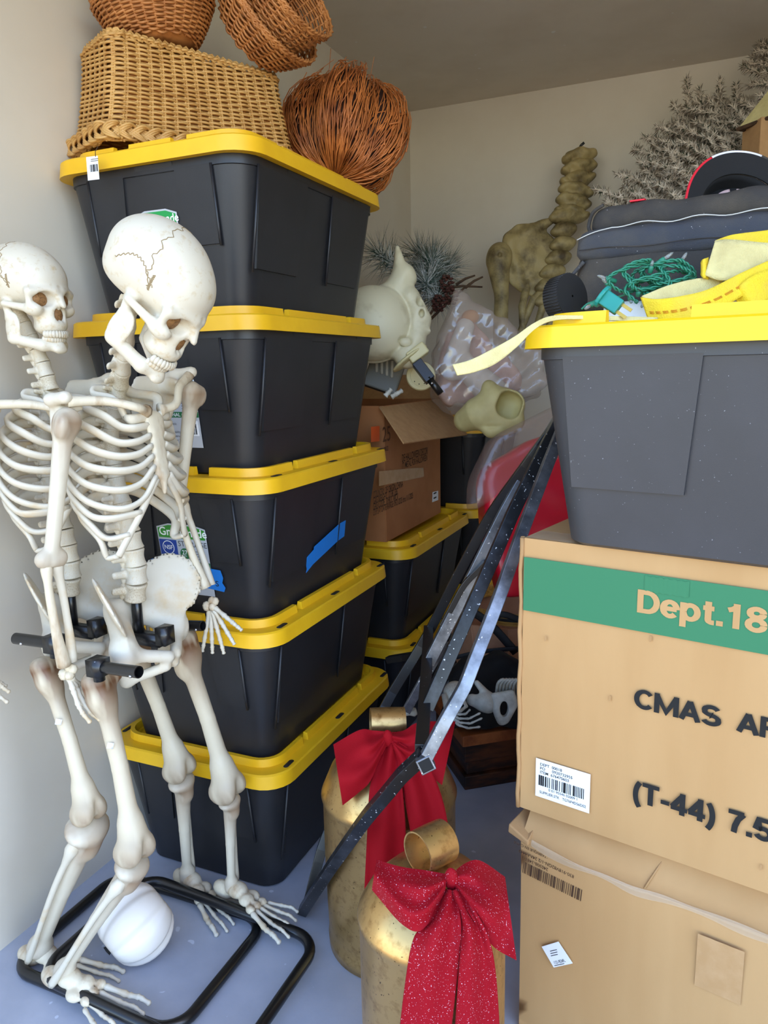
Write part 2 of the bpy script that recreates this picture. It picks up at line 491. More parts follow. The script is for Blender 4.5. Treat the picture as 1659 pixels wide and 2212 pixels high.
def nets(fn, lo, hi, h, name='sdf'):
    lo = np.asarray(lo, float); hi = np.asarray(hi, float)
    n = np.ceil((hi - lo) / h).astype(int) + 1
    ax = [lo[i] + np.arange(n[i]) * h for i in range(3)]
    P = np.stack(np.meshgrid(*ax, indexing='ij'), -1)
    D = fn(P)
    S = D < 0
    c = [(0, 0, 0), (1, 0, 0), (0, 1, 0), (1, 1, 0), (0, 0, 1), (1, 0, 1), (0, 1, 1), (1, 1, 1)]
    def sl(A, o): return A[o[0]:A.shape[0] - 1 + o[0], o[1]:A.shape[1] - 1 + o[1], o[2]:A.shape[2] - 1 + o[2]]
    cnt = sum(sl(S, o).astype(int) for o in c)
    act = (cnt > 0) & (cnt < 8)
    acc = np.zeros(act.shape + (3,))
    num = np.zeros(act.shape)
    for i in range(8):
        for j in range(i + 1, 8):
            a, b = c[i], c[j]
            if sum(abs(a[k] - b[k]) for k in range(3)) != 1: continue
            da, db = sl(D, a), sl(D, b)
            m = (da < 0) != (db < 0)
            t = np.where(m, da / np.where(m, da - db, 1), 0)
            pos = np.array(a, float) + t[..., None] * (np.array(b, float) - np.array(a, float))
            acc += np.where(m[..., None], pos, 0)
            num += m
    idx = -np.ones(act.shape, int)
    ids = np.argwhere(act)
    idx[act] = np.arange(len(ids))
    verts = lo + (ids + acc[act] / num[act][:, None]) * h
    faces = []
    for k in range(3):
        o = [0, 0, 0]; o[k] = 1
        A = S[:S.shape[0] - o[0], :S.shape[1] - o[1], :S.shape[2] - o[2]]
        B = S[o[0]:, o[1]:, o[2]:]
        e = np.argwhere(A != B)
        i1, i2 = [(1, 2), (2, 0), (0, 1)][k]
        ok = (e[:, i1] > 0) & (e[:, i2] > 0) & (e[:, i1] < n[i1] - 1) & (e[:, i2] < n[i2] - 1)
        e = e[ok]
        if not len(e): continue
        def g(d1, d2):
            q = e.copy(); q[:, i1] -= d1; q[:, i2] -= d2
            return idx[q[:, 0], q[:, 1], q[:, 2]]
        f = np.stack([g(1, 1), g(0, 1), g(0, 0), g(1, 0)], -1)
        fl = A[e[:, 0], e[:, 1], e[:, 2]]
        f = np.where(fl[:, None], f, f[:, ::-1])
        f = f[(f >= 0).all(1)]
        faces.append(f)
    F = np.concatenate(faces)
    me = bpy.data.meshes.new(name)
    me.from_pydata(verts.tolist(), [], F.tolist())
    me.polygons.foreach_set('use_smooth', [True] * len(me.polygons))
    me.update()
    return me

# flat lettering
TXT = {}
def text_mesh(body, size=0.1, bold=0.0, width=1.0):
    k = (body, size, bold, width)
    if k in TXT: return TXT[k]
    cu = bpy.data.curves.new('lettering', 'FONT')
    cu.body = body
    cu.size = size
    cu.offset = bold * size
    cu.align_x = 'LEFT'
    cu.resolution_u = 4
    o = bpy.data.objects.new('lettering', cu)
    me = bpy.data.meshes.new_from_object(o)
    bpy.data.objects.remove(o)
    for v in me.vertices: v.co.x *= width
    TXT[k] = me
    return me
class Face:
    """flat drawing surface: origin O, u to the right, v up, n outwards"""
    def __init__(self, O, u, v, parent, base):
        self.O = np.asarray(O, float); self.u = nrm(u); self.v = nrm(v); self.n = np.cross(self.u, self.v)
        self.parent = parent; self.base = base
    def pt(self, a, b, e=0.0): return self.O + self.u * a + self.v * b + self.n * e
    def text(self, body, a, b, size, material, bold=0.0, rot=0.0, e=0.0008, width=1.0, name='lettering', parent=None):
        me = text_mesh(body, size, bold, width)
        u = self.u * math.cos(rot) + self.v * math.sin(rot)
        v = np.cross(self.n, u)
        M = (rel(self.base) if parent is None else Matrix()) @ mat4(u, v, self.n, self.pt(a, b, e))
        return obj(name, me, material, parent or self.parent, M)
    def rect(self, a, b, w, h, material, e=0.0006, rot=0.0, name='print', th=0.0004, parent=None):
        u = self.u * math.cos(rot) + self.v * math.sin(rot)
        v = np.cross(self.n, u)
        mb = MB().box(self.pt(a, b, e) + u * w / 2 + v * h / 2, (w, h, th), (u, v, self.n))
        return obj(name, mb, material, parent or self.parent, rel(self.base) if parent is None else None, smooth=False)
    def bars(self, a, b, w, h, n, material, e=0.0009, rot=0.0, name='barcode', parent=None, seed=3):
        rs = random.Random(seed)
        u = self.u * math.cos(rot) + self.v * math.sin(rot)
        v = np.cross(self.n, u)
        mb = MB()
        x = 0.0
        step = w / n
        while x < w:
            bw = step * rs.choice((0.35, 0.5, 0.8))
            mb.box(self.pt(a, b, e) + u * (x + bw / 2) + v * h / 2, (bw, h, 0.0003), (u, v, self.n))
            x += step * rs.choice((0.8, 1.0, 1.3))
        return obj(name, mb, material, parent or self.parent, rel(self.base) if parent is None else None, smooth=False)
    def poly(self, pts, material, e=0.0006, name='print', th=0.0006, parent=None):
        n = len(pts)
        mb = MB().add([self.pt(a, b, e) for a, b in pts] + [self.pt(a, b, e + th) for a, b in pts],
                      [tuple(range(n - 1, -1, -1)), tuple(range(n, 2 * n))] + [(i, (i + 1) % n, n + (i + 1) % n, n + i) for i in range(n)])
        return obj(name, mb, material, parent or self.parent, rel(self.base) if parent is None else None, smooth=False)

# heavy sans lettering drawn as strokes (unit cap height)
def arc(cx, cy, rx, ry, a0, a1, n=14):
    return [(cx + rx * math.cos(math.radians(a0 + (a1 - a0) * i / (n - 1))), cy + ry * math.sin(math.radians(a0 + (a1 - a0) * i / (n - 1)))) for i in range(n)]
GL = {
 'D': (0.80, [[(0.11, 0), (0.11, 1)], [(0.02, 0.1), (0.34, 0.1)] + arc(0.36, 0.5, 0.32, 0.40, -90, 90) + [(0.02, 0.9)]]),
 'e': (0.66, [[(0.10, 0.375), (0.56, 0.375)], arc(0.33, 0.37, 0.23, 0.30, 0, 318, 20)]),
 'p': (0.72, [[(0.11, -0.28), (0.11, 0.74)], arc(0.35, 0.37, 0.23, 0.29, -180, 180, 22)]),
 't': (0.42, [[(0.20, 0.93), (0.20, 0.60), (0.20, 0.30)] + arc(0.32, 0.20, 0.12, 0.11, 180, 270, 6) + [(0.40, 0.09)], [(0.03, 0.66), (0.39, 0.66)]]),
 '.': (0.30, [[(0.15, 0.0), (0.15, 0.21)]]),
 '1': (0.62, [[(0.36, 0), (0.36, 1)], [(0.36, 0.88), (0.24, 0.77), (0.10, 0.72)]]),
 '8': (0.70, [arc(0.34, 0.75, 0.20, 0.17, 0, 360, 20), arc(0.34, 0.29, 0.235, 0.21, 0, 360, 22)]),
 'C': (0.82, [arc(0.43, 0.5, 0.32, 0.41, 40, 320, 22)]),
 'M': (0.98, [[(0.11, 0), (0.11, 1)], [(0.87, 0), (0.87, 1)], [(0.11, 0.93), (0.49, 0.12), (0.87, 0.93)]]),
 'A': (0.84, [[(0.10, 0), (0.42, 0.95)], [(0.42, 0.95), (0.74, 0)], [(0.22, 0.29), (0.62, 0.29)]]),
 'S': (0.76, [arc(0.37, 0.73, 0.25, 0.18, 20, 200, 12) + arc(0.45, 0.67, 0.33, 0.16, 200, 262, 6) + arc(0.32, 0.33, 0.33, 0.18, 82, 20, 6) + arc(0.38, 0.28, 0.27, 0.19, 12, -165, 14)]),
 'R': (0.82, [[(0.11, 0), (0.11, 1)], [(0.05, 0.9), (0.40, 0.9)] + arc(0.42, 0.69, 0.19, 0.21, 90, -90, 10) + [(0.05, 0.48)], [(0.44, 0.48), (0.70, 0)]]),
 'T': (0.74, [[(0.03, 0.90), (0.71, 0.90)], [(0.37, 0), (0.37, 0.95)]]),
 'I': (0.32, [[(0.16, 0), (0.16, 1)]]),
 'F': (0.68, [[(0.11, 0), (0.11, 1)], [(0.05, 0.9), (0.62, 0.9)], [(0.05, 0.5), (0.56, 0.5)]]),
 'L': (0.66, [[(0.11, 0), (0.11, 1)], [(0.05, 0.1), (0.62, 0.1)]]),
 'E': (0.70, [[(0.11, 0), (0.11, 1)], [(0.05, 0.9), (0.64, 0.9)], [(0.05, 0.5), (0.60, 0.5)], [(0.05, 0.1), (0.65, 0.1)]]),
 '(': (0.42, [arc(0.62, 0.36, 0.44, 0.74, 128, 232, 14)]),
 ')': (0.42, [arc(-0.20, 0.36, 0.44, 0.74, 52, -52, 14)]),
 '-': (0.42, [[(0.04, 0.36), (0.38, 0.36)]]),
 '4': (0.68, [[(0.46, 0), (0.46, 1)], [(0.46, 0.90), (0.07, 0.30)], [(0.02, 0.27), (0.66, 0.27)]]),
 '7': (0.66, [[(0.04, 0.89), (0.60, 0.89)], [(0.58, 0.90), (0.40, 0.62), (0.30, 0.30), (0.27, 0)]]),
 '5': (0.68, [[(0.58, 0.9), (0.16, 0.9), (0.12, 0.48)] + arc(0.33, 0.32, 0.24, 0.22, 130, -160, 16)]),
 "'": (0.26, [[(0.12, 1.0), (0.12, 0.66)]]),
 ' ': (0.34, []),
}
def heavy_text(F, s, a, b, cap, material, wide=1.0, e=0.0012, th=0.215, parent=None):
    mb = MB()
    x0 = 0.0
    for ch in s:
        adv, strokes = GL[ch]
        for q, st in enumerate(strokes):
            p = np.array(st, float)
            T = np.gradient(p, axis=0)
            T /= (np.linalg.norm(T, axis=1)[:, None] + 1e-9)
            Nn = np.stack([-T[:, 1], T[:, 0]], -1)
            R = []
            for i in range(len(p)):
                k = th / 2 * (1.0 if abs(T[i][0]) < 0.7 else 0.9)
                if 1 <= i < len(p) - 1:
                    d1, d2 = nrm(p[i] - p[i - 1]), nrm(p[i + 1] - p[i])
                    k /= max(0.55, math.sqrt(max(0.05, (1 + float(d1 @ d2)) / 2)))
                R.append((p[i] - Nn[i] * k, p[i] + Nn[i] * k))
            vs, fs = [], []
            for l, r in R:
                for w in (l, r): vs.append(F.pt(a + (x0 + w[0]) * cap * wide, b + w[1] * cap, e + q * 0.00012))
            for i in range(len(R) - 1): fs.append((2 * i, 2 * i + 2, 2 * i + 3, 2 * i + 1))
            mb.add(vs, fs)
        x0 += adv
    return obj('lettering', mb, material, parent or F.parent, rel(F.base) if parent is None else None, smooth=False)

# ------------------------------------------------------------------ room
XW, YB, ZC, XR, YF = -1.56, 3.996, 2.741, 1.75, 0.45
def slab(name, x0, x1, y0, y1, z0, z1, m):
    o = obj(name, MB().box(((x0 + x1) / 2, (y0 + y1) / 2, (z0 + z1) / 2), (x1 - x0, y1 - y0, z1 - z0)), m, smooth=False)
    return tag(o, kind='structure')
slab('floor', XW - 0.12, XR + 0.12, YF - 0.05, YB + 0.12, -0.12, 0.0, 'floor_paint')
slab('wall_left', XW - 0.12, XW, YF, YB + 0.12, 0.0, ZC, 'wall_paint')
slab('wall_back', XW, XR, YB, YB + 0.12, 0.0, ZC, 'wall_paint')
slab('wall_right', XR, XR + 0.12, YF, YB + 0.12, 0.0, ZC, 'wall_paint')
slab('ceiling', XW - 0.12, XR + 0.12, YF, YB + 0.12, ZC, ZC + 0.12, 'ceiling_paint')
g = slab('driveway', -16, 16, -24, YF - 0.05, -0.12, -0.004, 'concrete')
# ------------------------------------------------------------------ storage totes
TW, TL, TP = 0.59, 0.777, 0.385
def rrect(w, l, r, z, n=6):
    out = []
    for cx, cy, a0 in ((w / 2 - r, l / 2 - r, 0), (-w / 2 + r, l / 2 - r, 90), (-w / 2 + r, -l / 2 + r, 180), (w / 2 - r, -l / 2 + r, 270)):
        for k in range(n + 1):
            t = math.radians(a0 + 90.0 * k / n)
            out.append((cx + r * math.cos(t), cy + r * math.sin(t), z))
    return out
def t_inset(z): return 0.072 - 0.044 * max(0.0, min(1.0, z / 0.33))
def tote_body_mesh():
    mb = MB()
    R = []
    for z, i, r in ((0, 0.082, 0.05), (0.006, 0.074, 0.055), (0.33, 0.028, 0.07), (0.331, 0.024, 0.072), (0.356, 0.024, 0.072)):
        R.append(rrect(TW - 2 * i, TL - 2 * i, r, z))
    mb.rings(R)
    return mb.mesh('tote_body')
def sweep_strip(mb, path, w, z0, z1):
    path = np.asarray(path, float)
    T = np.gradient(path, axis=0)
    T /= np.linalg.norm(T, axis=1)[:, None]
    N = np.stack([T[:, 1], -T[:, 0]], -1)
    R = []
    for p, n in zip(path, N):
        o, i = p + n * w / 2, p - n * w / 2
        o2, i2 = p + n * (w / 2 - 0.003), p - n * (w / 2 - 0.003)
        R.append([(o[0], o[1], z0), (o2[0], o2[1], z1), (i2[0], i2[1], z1), (i[0], i[1], z0)])
    mb.rings(R)
def tote_lid_mesh(arm=0.15, bar=0.165):
    mb = MB()
    R = []
    for z, i, r in ((0.352, 0.012, 0.075), (0.350, 0.0, 0.08), (0.384, 0.003, 0.08), (0.3875, 0.007, 0.078), (0.3875, 0.062, 0.05), (0.3835, 0.066, 0.05)):
        R.append(rrect(TW - 2 * i, TL - 2 * i, r, z))
    mb.rings(R)
    # raised stacking ridges: a bent one in each corner and a straight one in the middle of each side
    i = 0.047
    w, l, r = TW - 2 * i, TL - 2 * i, 0.06
    for sx, sy in ((1, 1), (-1, 1), (-1, -1), (1, -1)):
        pts = [(w / 2, l / 2 - arm)]
        for k in range(7):
            t = PI / 2 * k / 6
            pts.append((w / 2 - r + r * math.cos(t), l / 2 - r + r * math.sin(t)))
        pts.append((w / 2 - 0.14, l / 2))
        pts = [(x * sx, y * sy) for x, y in pts]
        sweep_strip(mb, pts, 0.018, 0.386, 0.408)
    for s in (1, -1):
        sweep_strip(mb, [(s * w / 2, -bar), (s * w / 2, bar)], 0.018, 0.386, 0.408)
        sweep_strip(mb, [(-0.062, s * l / 2), (0.062, s * l / 2)], 0.018, 0.386, 0.408)
    return mb.mesh('tote_lid')
def side_panel(face, u0, u1, v0, v1, zt, zb):
    """raised trapezoid; face 'x+','x-','y+','y-'; u at top / bottom"""
    def P(u, z, e):
        d = t_inset(z) - e
        if face == 'x+': return (TW / 2 - d, u, z)
        if face == 'x-': return (-TW / 2 + d, -u, z)
        if face == 'y-': return (u, -TL / 2 + d, z)
        return (-u, TL / 2 - d, z)
    mb = MB()
    a, b = -0.002, 0.0045
    mb.hexa([P(v0, zb, a), P(v1, zb, a), P(v1, zb, b), P(v0, zb, b), P(u0, zt, a), P(u1, zt, a), P(u1, zt, b), P(u0, zt, b)])
    return mb.mesh('side_panel', False)
TB, TLID, TLID2 = tote_body_mesh(), tote_lid_mesh(), tote_lid_mesh(0.108, 0.10)
TPAN = []
for fc in ('x+', 'x-'):
    TPAN += [side_panel(fc, -0.30, -0.075, -0.29, -0.10, 0.335, 0.11), side_panel(fc, 0.068, 0.295, 0.068, 0.25, 0.335, 0.11)]
for fc in ('y-', 'y+'):
    TPAN += [side_panel(fc, 0.078, 0.178, 0.10, 0.178, 0.335, 0.165), side_panel(fc, -0.178, -0.072, -0.178, -0.09, 0.335, 0.165)]
TRIB = {}
def rib_mesh(face, u, zb):
    mb = MB()
    def P(z, e):
        d = t_inset(z) - e
        return {'x+': (TW / 2 - d, u, z), 'y-': (u, -TL / 2 + d, z)}[face]
    mb.tube([P(zb, 0.0035), P(0.2, 0.0045), P(0.335, 0.0045)], 0.0036, 6)
    return mb.mesh('rib')
TRIBS = [rib_mesh('x+', u, 0.10) for u in (-0.305, 0.062)] + [rib_mesh('y-', u, 0.16) for u in (0.182, -0.182)]
def slot_mesh():
    mb = MB()
    pts = [(math.cos(t) * 0.007 + (0.014 if math.cos(t) > 0 else -0.014), math.sin(t) * 0.007) for t in np.linspace(0, 2 * PI, 17)[:-1]]
    n = len(pts)
    mb.add([(x, y, 0) for x, y in pts] + [(x, y, 0.0012) for x, y in pts],
           [tuple(range(n - 1, -1, -1)), tuple(range(n, 2 * n))] + [(i, (i + 1) % n, n + (i + 1) % n, n + i) for i in range(n)])
    return mb.mesh('slot')
SLOT = slot_mesh()
CLIP = MB().hexa([(-0.055, 0, -0.02), (0.055, 0, -0.02), (0.055, 0.016, -0.02), (-0.055, 0.016, -0.02), (-0.055, -0.004, 0), (0.055, -0.004, 0), (0.055, 0.016, 0), (-0.055, 0.016, 0)]).mesh('clip', False)
def tote(label, loc, rotz=0.0, body='tote_black', lid='lid_yellow', group='black storage totes with yellow lids', slots=True, ridges=True):
    t = thing('storage_tote', label, 'storage tote', loc, rotz, group)
    obj('tote_body', TB, body, t, auto=0.7)
    l = obj('lid', TLID if body == 'tote_black' else TLID2, lid, t, auto=0.5)
    for m in TPAN: obj('side_panel', m, body, t)
    for m in TRIBS: obj('rib', m, body, t)
    for x, y, r in ((TW / 2 - 0.022, -0.30, 1), (TW / 2 - 0.022, 0.0, 1), (TW / 2 - 0.022, 0.33, 1), (-TW / 2 + 0.024, -0.30, 1)):
        obj('slot', SLOT, 'slot_dark', l, Matrix.Translation((x, y, 0.3872)) @ Matrix.Rotation(PI / 2 * r, 4, 'Z'))
    for M in (Matrix.Translation((0.02, -TL / 2 + 0.026, 0.35)), Matrix.Translation((TW / 2 - 0.026, -0.12, 0.35)) @ Matrix.Rotation(PI / 2, 4, 'Z'), Matrix.Translation((TW / 2 - 0.026, 0.25, 0.35)) @ Matrix.Rotation(PI / 2, 4, 'Z')):
        obj('clip', CLIP, body, t, M)
    return t
AX, AY = -1.253, 1.867
descr = ['black storage tote with yellow lid on the floor under the tall stack by the skeletons',
         'black storage tote second from the floor in the tall stack beside the skeletons',
         'black storage tote with two strips of blue tape, middle of the tall stack',
         'black storage tote with a scuffed front corner, just under the topmost tote',
         'topmost black storage tote carrying the wicker baskets on its yellow lid']
A = []
for k in range(5):
    dx, dy, dr = [(0, 0, 0), (0.0, -0.004, 0.006), (0.003, 0.006, -0.004), (-0.002, 0.0, 0.002), (0.0, 0.004, 0.0)][k]
    A.append(tote(descr[k], (AX + dx, AY + dy, k * TP), dr))
def tote_label(t, u, z0, w, h, style):
    fy = -TL / 2 + t_inset((z0 + h * 0.5))
    sl = 0.044 / 0.33
    base = V(0, 0, 0)
    lab = obj('label', MB(), None, t) if False else None
    F = Face(V(u - w / 2, -TL / 2 + t_inset(z0) - 0.0012, z0), (1, 0, 0), (0, -sl, 1), t, base)
    lb = F.poly([(0, 0), (w, 0), (w, h - 0.01), (w * 0.75, h), (w * 0.25, h), (0, h - 0.01)], 'label_grey', 0, 'label')
    lb['label'] = 'grey and green product label'
    F.parent = lb
    g = 'label_green_b' if style == 'top' else 'label_green'
    F.poly([(0.004, h * 0.80), (w - 0.004, h * 0.80), (w - 0.004, h - 0.013), (w * 0.75, h - 0.004), (w * 0.25, h - 0.004), (0.004, h - 0.013)], g, 0.0008, 'print')
    F.text('Greenmade', 0.007, h * 0.835, w * 0.205, 'label_text', 0.012, e=0.0017)
    F.text('STORAGE', w * 0.40, h * 0.69, w * 0.135, 'label_dark', 0.0, e=0.0011)
    F.rect(0.002, h * 0.50, w * 0.36, h * 0.27, 'label_blue', 0.0009)
    F.poly([(w * 0.19 + 0.36 * w * 0.34 * math.cos(t_), h * 0.66 + 0.36 * w * 0.34 * math.sin(t_)) for t_ in np.linspace(0, 2 * PI, 20)[:-1]], 'label_text', 0.0012, 'print', 0.0002)
    F.poly([(w * 0.19 + 0.32 * w * 0.34 * math.cos(t_), h * 0.66 + 0.32 * w * 0.34 * math.sin(t_)) for t_ in np.linspace(0, 2 * PI, 20)[:-1]], 'label_blue', 0.0014, 'print', 0.0002)
    F.text('NSF', w * 0.105, h * 0.635, w * 0.105, 'label_text', 0.012, e=0.0019)
    for q in range(3): F.rect(w * (0.06 + 0.02 * q), h * (0.545 - 0.012 * q), w * (0.25 - 0.04 * q), 0.0012, 'label_text', 0.0013)
    F.poly([(w * 0.52 + 0.10 * w * math.cos(t_), h * 0.585 + 0.10 * w * math.sin(t_)) for t_ in np.linspace(0, 2 * PI, 20)[:-1]], 'label_cap', 0.0008, 'print', 0.0003)
    F.text('27', w * 0.46, h * 0.575, w * 0.11, 'label_text', 0.01, e=0.0014)
    F.text('GAL', w * 0.475, h * 0.545, w * 0.04, 'label_text', 0.0, e=0.0014)
    for q in range(4): F.rect(w * 0.68, h * (0.52 + 0.035 * q), w * 0.24, 0.0013, 'label_dark', 0.0009)
    F.rect(0.0, h * 0.405, w, h * 0.075, 'label_cap', 0.0008)
    F.text('PROFESSIONAL GRADE', 0.008, h * 0.42, w * 0.085, 'label_text', 0.008, e=0.0014)
    for q, s in enumerate(('\u2022 Snap Tight Lid', '\u2022 Heavy Duty Plastic', '\u2022 Designed For', '  Long Term Durability', '\u2022 Reinforced Construction', '\u2022 Padlock Holes For Security')):
        F.text(s, w * 0.05, h * (0.36 - 0.055 * q), w * 0.058, 'label_dark', 0.0, e=0.0009)
    F.rect(w * 0.72, h * 0.16, w * 0.24, h * 0.2, 'paper_white', 0.0009)
    F.bars(w * 0.745, h * 0.18, w * 0.19, h * 0.14, 13, 'print_black', 0.0014)
    return lb
tote_label(A[4], 0.005, 0.075, 0.125, 0.18, 'top')
tote_label(A[3], 0.012, 0.07, 0.15, 0.19, 'mid')
tote_label(A[2], 0.008, 0.065, 0.155, 0.195, 'mid')
def strip_tape(t, face, pts, name='painters_tape'):
    """blue tape laid on a tote side: pts = (u, z) polygon"""
    sl = 0.044 / 0.33
    if face == 'y-': F = Face(V(0, -TL / 2 + t_inset(0) - 0.0032, 0), (1, 0, 0), (0, -sl, 1), t, V(0, 0, 0))
    else: F = Face(V(TW / 2 - t_inset(0) + 0.0055, 0, 0), (0, 1, 0), (sl, 0, 1), t, V(0, 0, 0))
    o = F.poly(pts, 'tape_blue', 0, name)
    o['label'] = 'strip of blue painter\'s tape'
    return F, o
F, o = strip_tape(A[2], 'y-', [(-0.115, 0.108), (0.118, 0.083), (0.124, 0.095), (0.116, 0.108), (0.121, 0.122), (0.116, 0.143), (-0.10, 0.158), (-0.115, 0.15)])
F.parent = o
for s, u, z, sz in (('m', 0.035, 0.102, 0.034), ('s', 0.093, 0.098, 0.034), ('l', -0.01, 0.122, 0.025)):
    F.text(s, u, z, sz, 'print_black', -0.01, rot=-0.1, e=0.0012)
strip_tape(A[2], 'x+', [(-0.122, 0.136), (-0.085, 0.150), (-0.085, 0.158), (0.066, 0.196), (0.104, 0.198), (0.104, 0.148), (0.062, 0.142), (-0.083, 0.106), (-0.120, 0.09), (-0.117, 0.10), (-0.121, 0.11)])
# second and third column behind, along the same wall
B = [tote('black storage tote on the floor behind the tall stack, under another tote', (-1.263, 2.80, 0.0), 0.0),
     tote('black storage tote behind the tall stack with the open orange-brown carton on its lid', (-1.255, 2.79, TP), 0.004)]
CC = [tote('black storage tote on the floor in the back corner, bottom of its stack', (-1.232, 3.595, 0.0)),
      tote('black storage tote in the back corner, second of its stack', (-1.222, 3.595, TP)),
      tote('black storage tote in the back corner, topmost of its stack beside the carton flap', (-1.21, 3.595, 2 * TP))]

# ------------------------------------------------------------------ cartons on the right
def px_ab(F, x, y):
    d = ray(x, y)
    k = np.dot(F.O - CP, F.n) / np.dot(d, F.n)
    q = CP + d * k - F.O
    return float(q @ F.u), float(q @ F.v)
BR = math.radians(-12.4)
U = V(math.cos(BR), math.sin(BR), 0)
N = V(math.sin(BR), -math.cos(BR), 0)       # outwards, towards the door
UP = V(0, 0, 1)
def carton_shell(O, w, d, z0, z1, bulge, seed, dents=0.0, nx=26, nz=14, nd=12):
    """closed carton with softly bulging, slightly uneven sides; O front left floor corner"""
    def disp(p): return dents * smoothnoise(p, 9, seed)
    mb = MB()
    def P(a, b, c):
        q = O + U * a * w - N * b * d + UP * (z0 + (z1 - z0) * c)
        s = lambda t: 4 * t * (1 - t)
        e = 0.0
        if b == 0: q = q + N * (bulge * s(a) * s(c) + disp(q) * s(c) ** 0.5)
        if b == 1: q = q - N * (bulge * s(a) * s(c))
        if a == 0: q = q - U * (bulge * s(b) * s(c) + disp(q) * 0.6)
        if a == 1: q = q + U * (bulge * s(b) * s(c))
        return q
    mb.grid(lambda i, j: P(i, 0, j), nx, nz)
    mb.grid(lambda i, j: P(1 - i, 1, j), nx, nz)
    mb.grid(lambda i, j: P(0, 1 - i, j), nd, nz)
    mb.grid(lambda i, j: P(1, i, j), nd, nz)
    mb.grid(lambda i, j: P(i, j, 1), nx, nd)
    mb.grid(lambda i, j: P(i, 1 - j, 0), nx, nd)
    return mb

# upper carton
O1 = V(-0.319, 1.389, 0)
DZ0, DZ1 = 0.520, 1.087
dept = thing('tree_carton', 'large cardboard carton with a green printed band, under the grey tote', 'cardboard box', (O1[0] + U[0] * 0.5, O1[1] + U[1] * 0.5 + 0.2, DZ0))
db = V(*dept.location)
obj('carton_body', weld(carton_shell(O1, 1.22, 0.44, DZ0, DZ1, 0.004, 1, 0.0), 0.002), 'cardboard', dept, rel(db), auto=0.6)
F = Face(O1 + N * 0.0055 + UP * DZ0, U, UP, dept, db)
a0, b0 = px_ab(F, 1132, 1203); a1, b1 = px_ab(F, 1133, 1318)
F.rect(a0, b1, 1.22 - 2 * a0, b0 - b1, 'print_green', 0.0, name='green_band')
def px_text(F, s, bl, tl, material, end=None):
    a, b = px_ab(F, *bl); _, b2 = px_ab(F, *tl)
    return heavy_text(F, s, a, b, b2 - b, material, wide=end or 1.06)
px_text(F, 'Dept.18', (1376, 1322), (1377, 1272), 'cardboard', 1.17)
px_text(F, 'CMAS', (1369, 1527), (1369, 1485), 'print_black', 1.17)
px_text(F, 'ARTIFICIAL', (1590, 1578), (1590, 1534), 'print_black', 1.17)
px_text(F, '(T-44) 7.5\'', (1363, 1727), (1364, 1682), 'print_black')
a0, b0 = px_ab(F, 1158, 1637); a1, b1 = px_ab(F, 1273, 1750)
w_, h_ = a1 - a0, 0.082
lb = F.rect(a0, b0 - h_, w_, h_, 'paper_white', 0.0, name='shipping_label')
lb['label'] = 'white barcode label'
for q, s in enumerate(('DEPT  00018', 'PO      0920732955', 'ITEM  676470603')):
    F.text(s, a0 + w_ * 0.08, b0 - 0.013 - 0.0085 * q, 0.0085, 'print_black', 0.005, e=0.0008, parent=lb)
F.bars(a0 + w_ * 0.06, b0 - 0.056, w_ * 0.86, 0.022, 24, 'print_black', 0.0008, parent=lb, seed=5)
F.text('0 01 95546 02009 1', a0 + w_ * 0.25, b0 - 0.063, 0.0075, 'print_black', 0.0, e=0.0008, parent=lb)
F.text('SUPPLIER.STK   TG76P4D56D02', a0 + w_ * 0.08, b0 - 0.073, 0.0082, 'print_black', 0.0, e=0.0008, width=0.86, parent=lb)
# torn clear tape over the front top edge and along the left top edge
mbt = MB()
a0, b0 = px_ab(F, 1393, 1243); a1, _ = px_ab(F, 1490, 1262)
mbt.grid(lambda i, j: F.pt(a0 + (a1 - a0) * i, b0 - 0.028 * j + 0.0015 * math.sin(40 * i), 0.0012 + 0.0004 * math.sin(60 * i + 30 * j)), 24, 6)
obj('torn_tape', mbt, 'print_green', dept, rel(db))
mbt = MB()
TOPL = O1 + UP * (DZ1 + 0.001)
mbt.grid(lambda i, j: TOPL + U * (0.004 + 0.16 * i) - N * (0.002 + 0.07 * j) + UP * (0.0003 + 0.0003 * math.sin(23 * i + 11 * j)), 24, 8)
obj('packing_tape', mbt, 'tape_film', dept, rel(db))
for k in range(2):   # doubled corrugated edge down the left side
    mb = MB()
    mb.tube([O1 + N * (0.001 - 0.012 * k) - U * (0.004 + 0.003 * k + 0.0016 * math.sin(i * 1.7 + k)) + UP * (DZ0 + (DZ1 - DZ0) * i / 18) for i in range(19)], 0.0045, 6)
    obj('carton_edge', mb, 'cardboard_dark', dept, rel(db))
for q, (x, y) in enumerate(((1315, 1515), (1403, 1387), (1176, 1386), (1640, 1880))):
    a, b = px_ab(F, x, y)
    F.poly([(a, b), (a + 0.0035, b + 0.002), (a + 0.004, b + 0.011), (a + 0.001, b + 0.012)], 'cardboard_dark', 0.0, 'smudge', 0.0003)

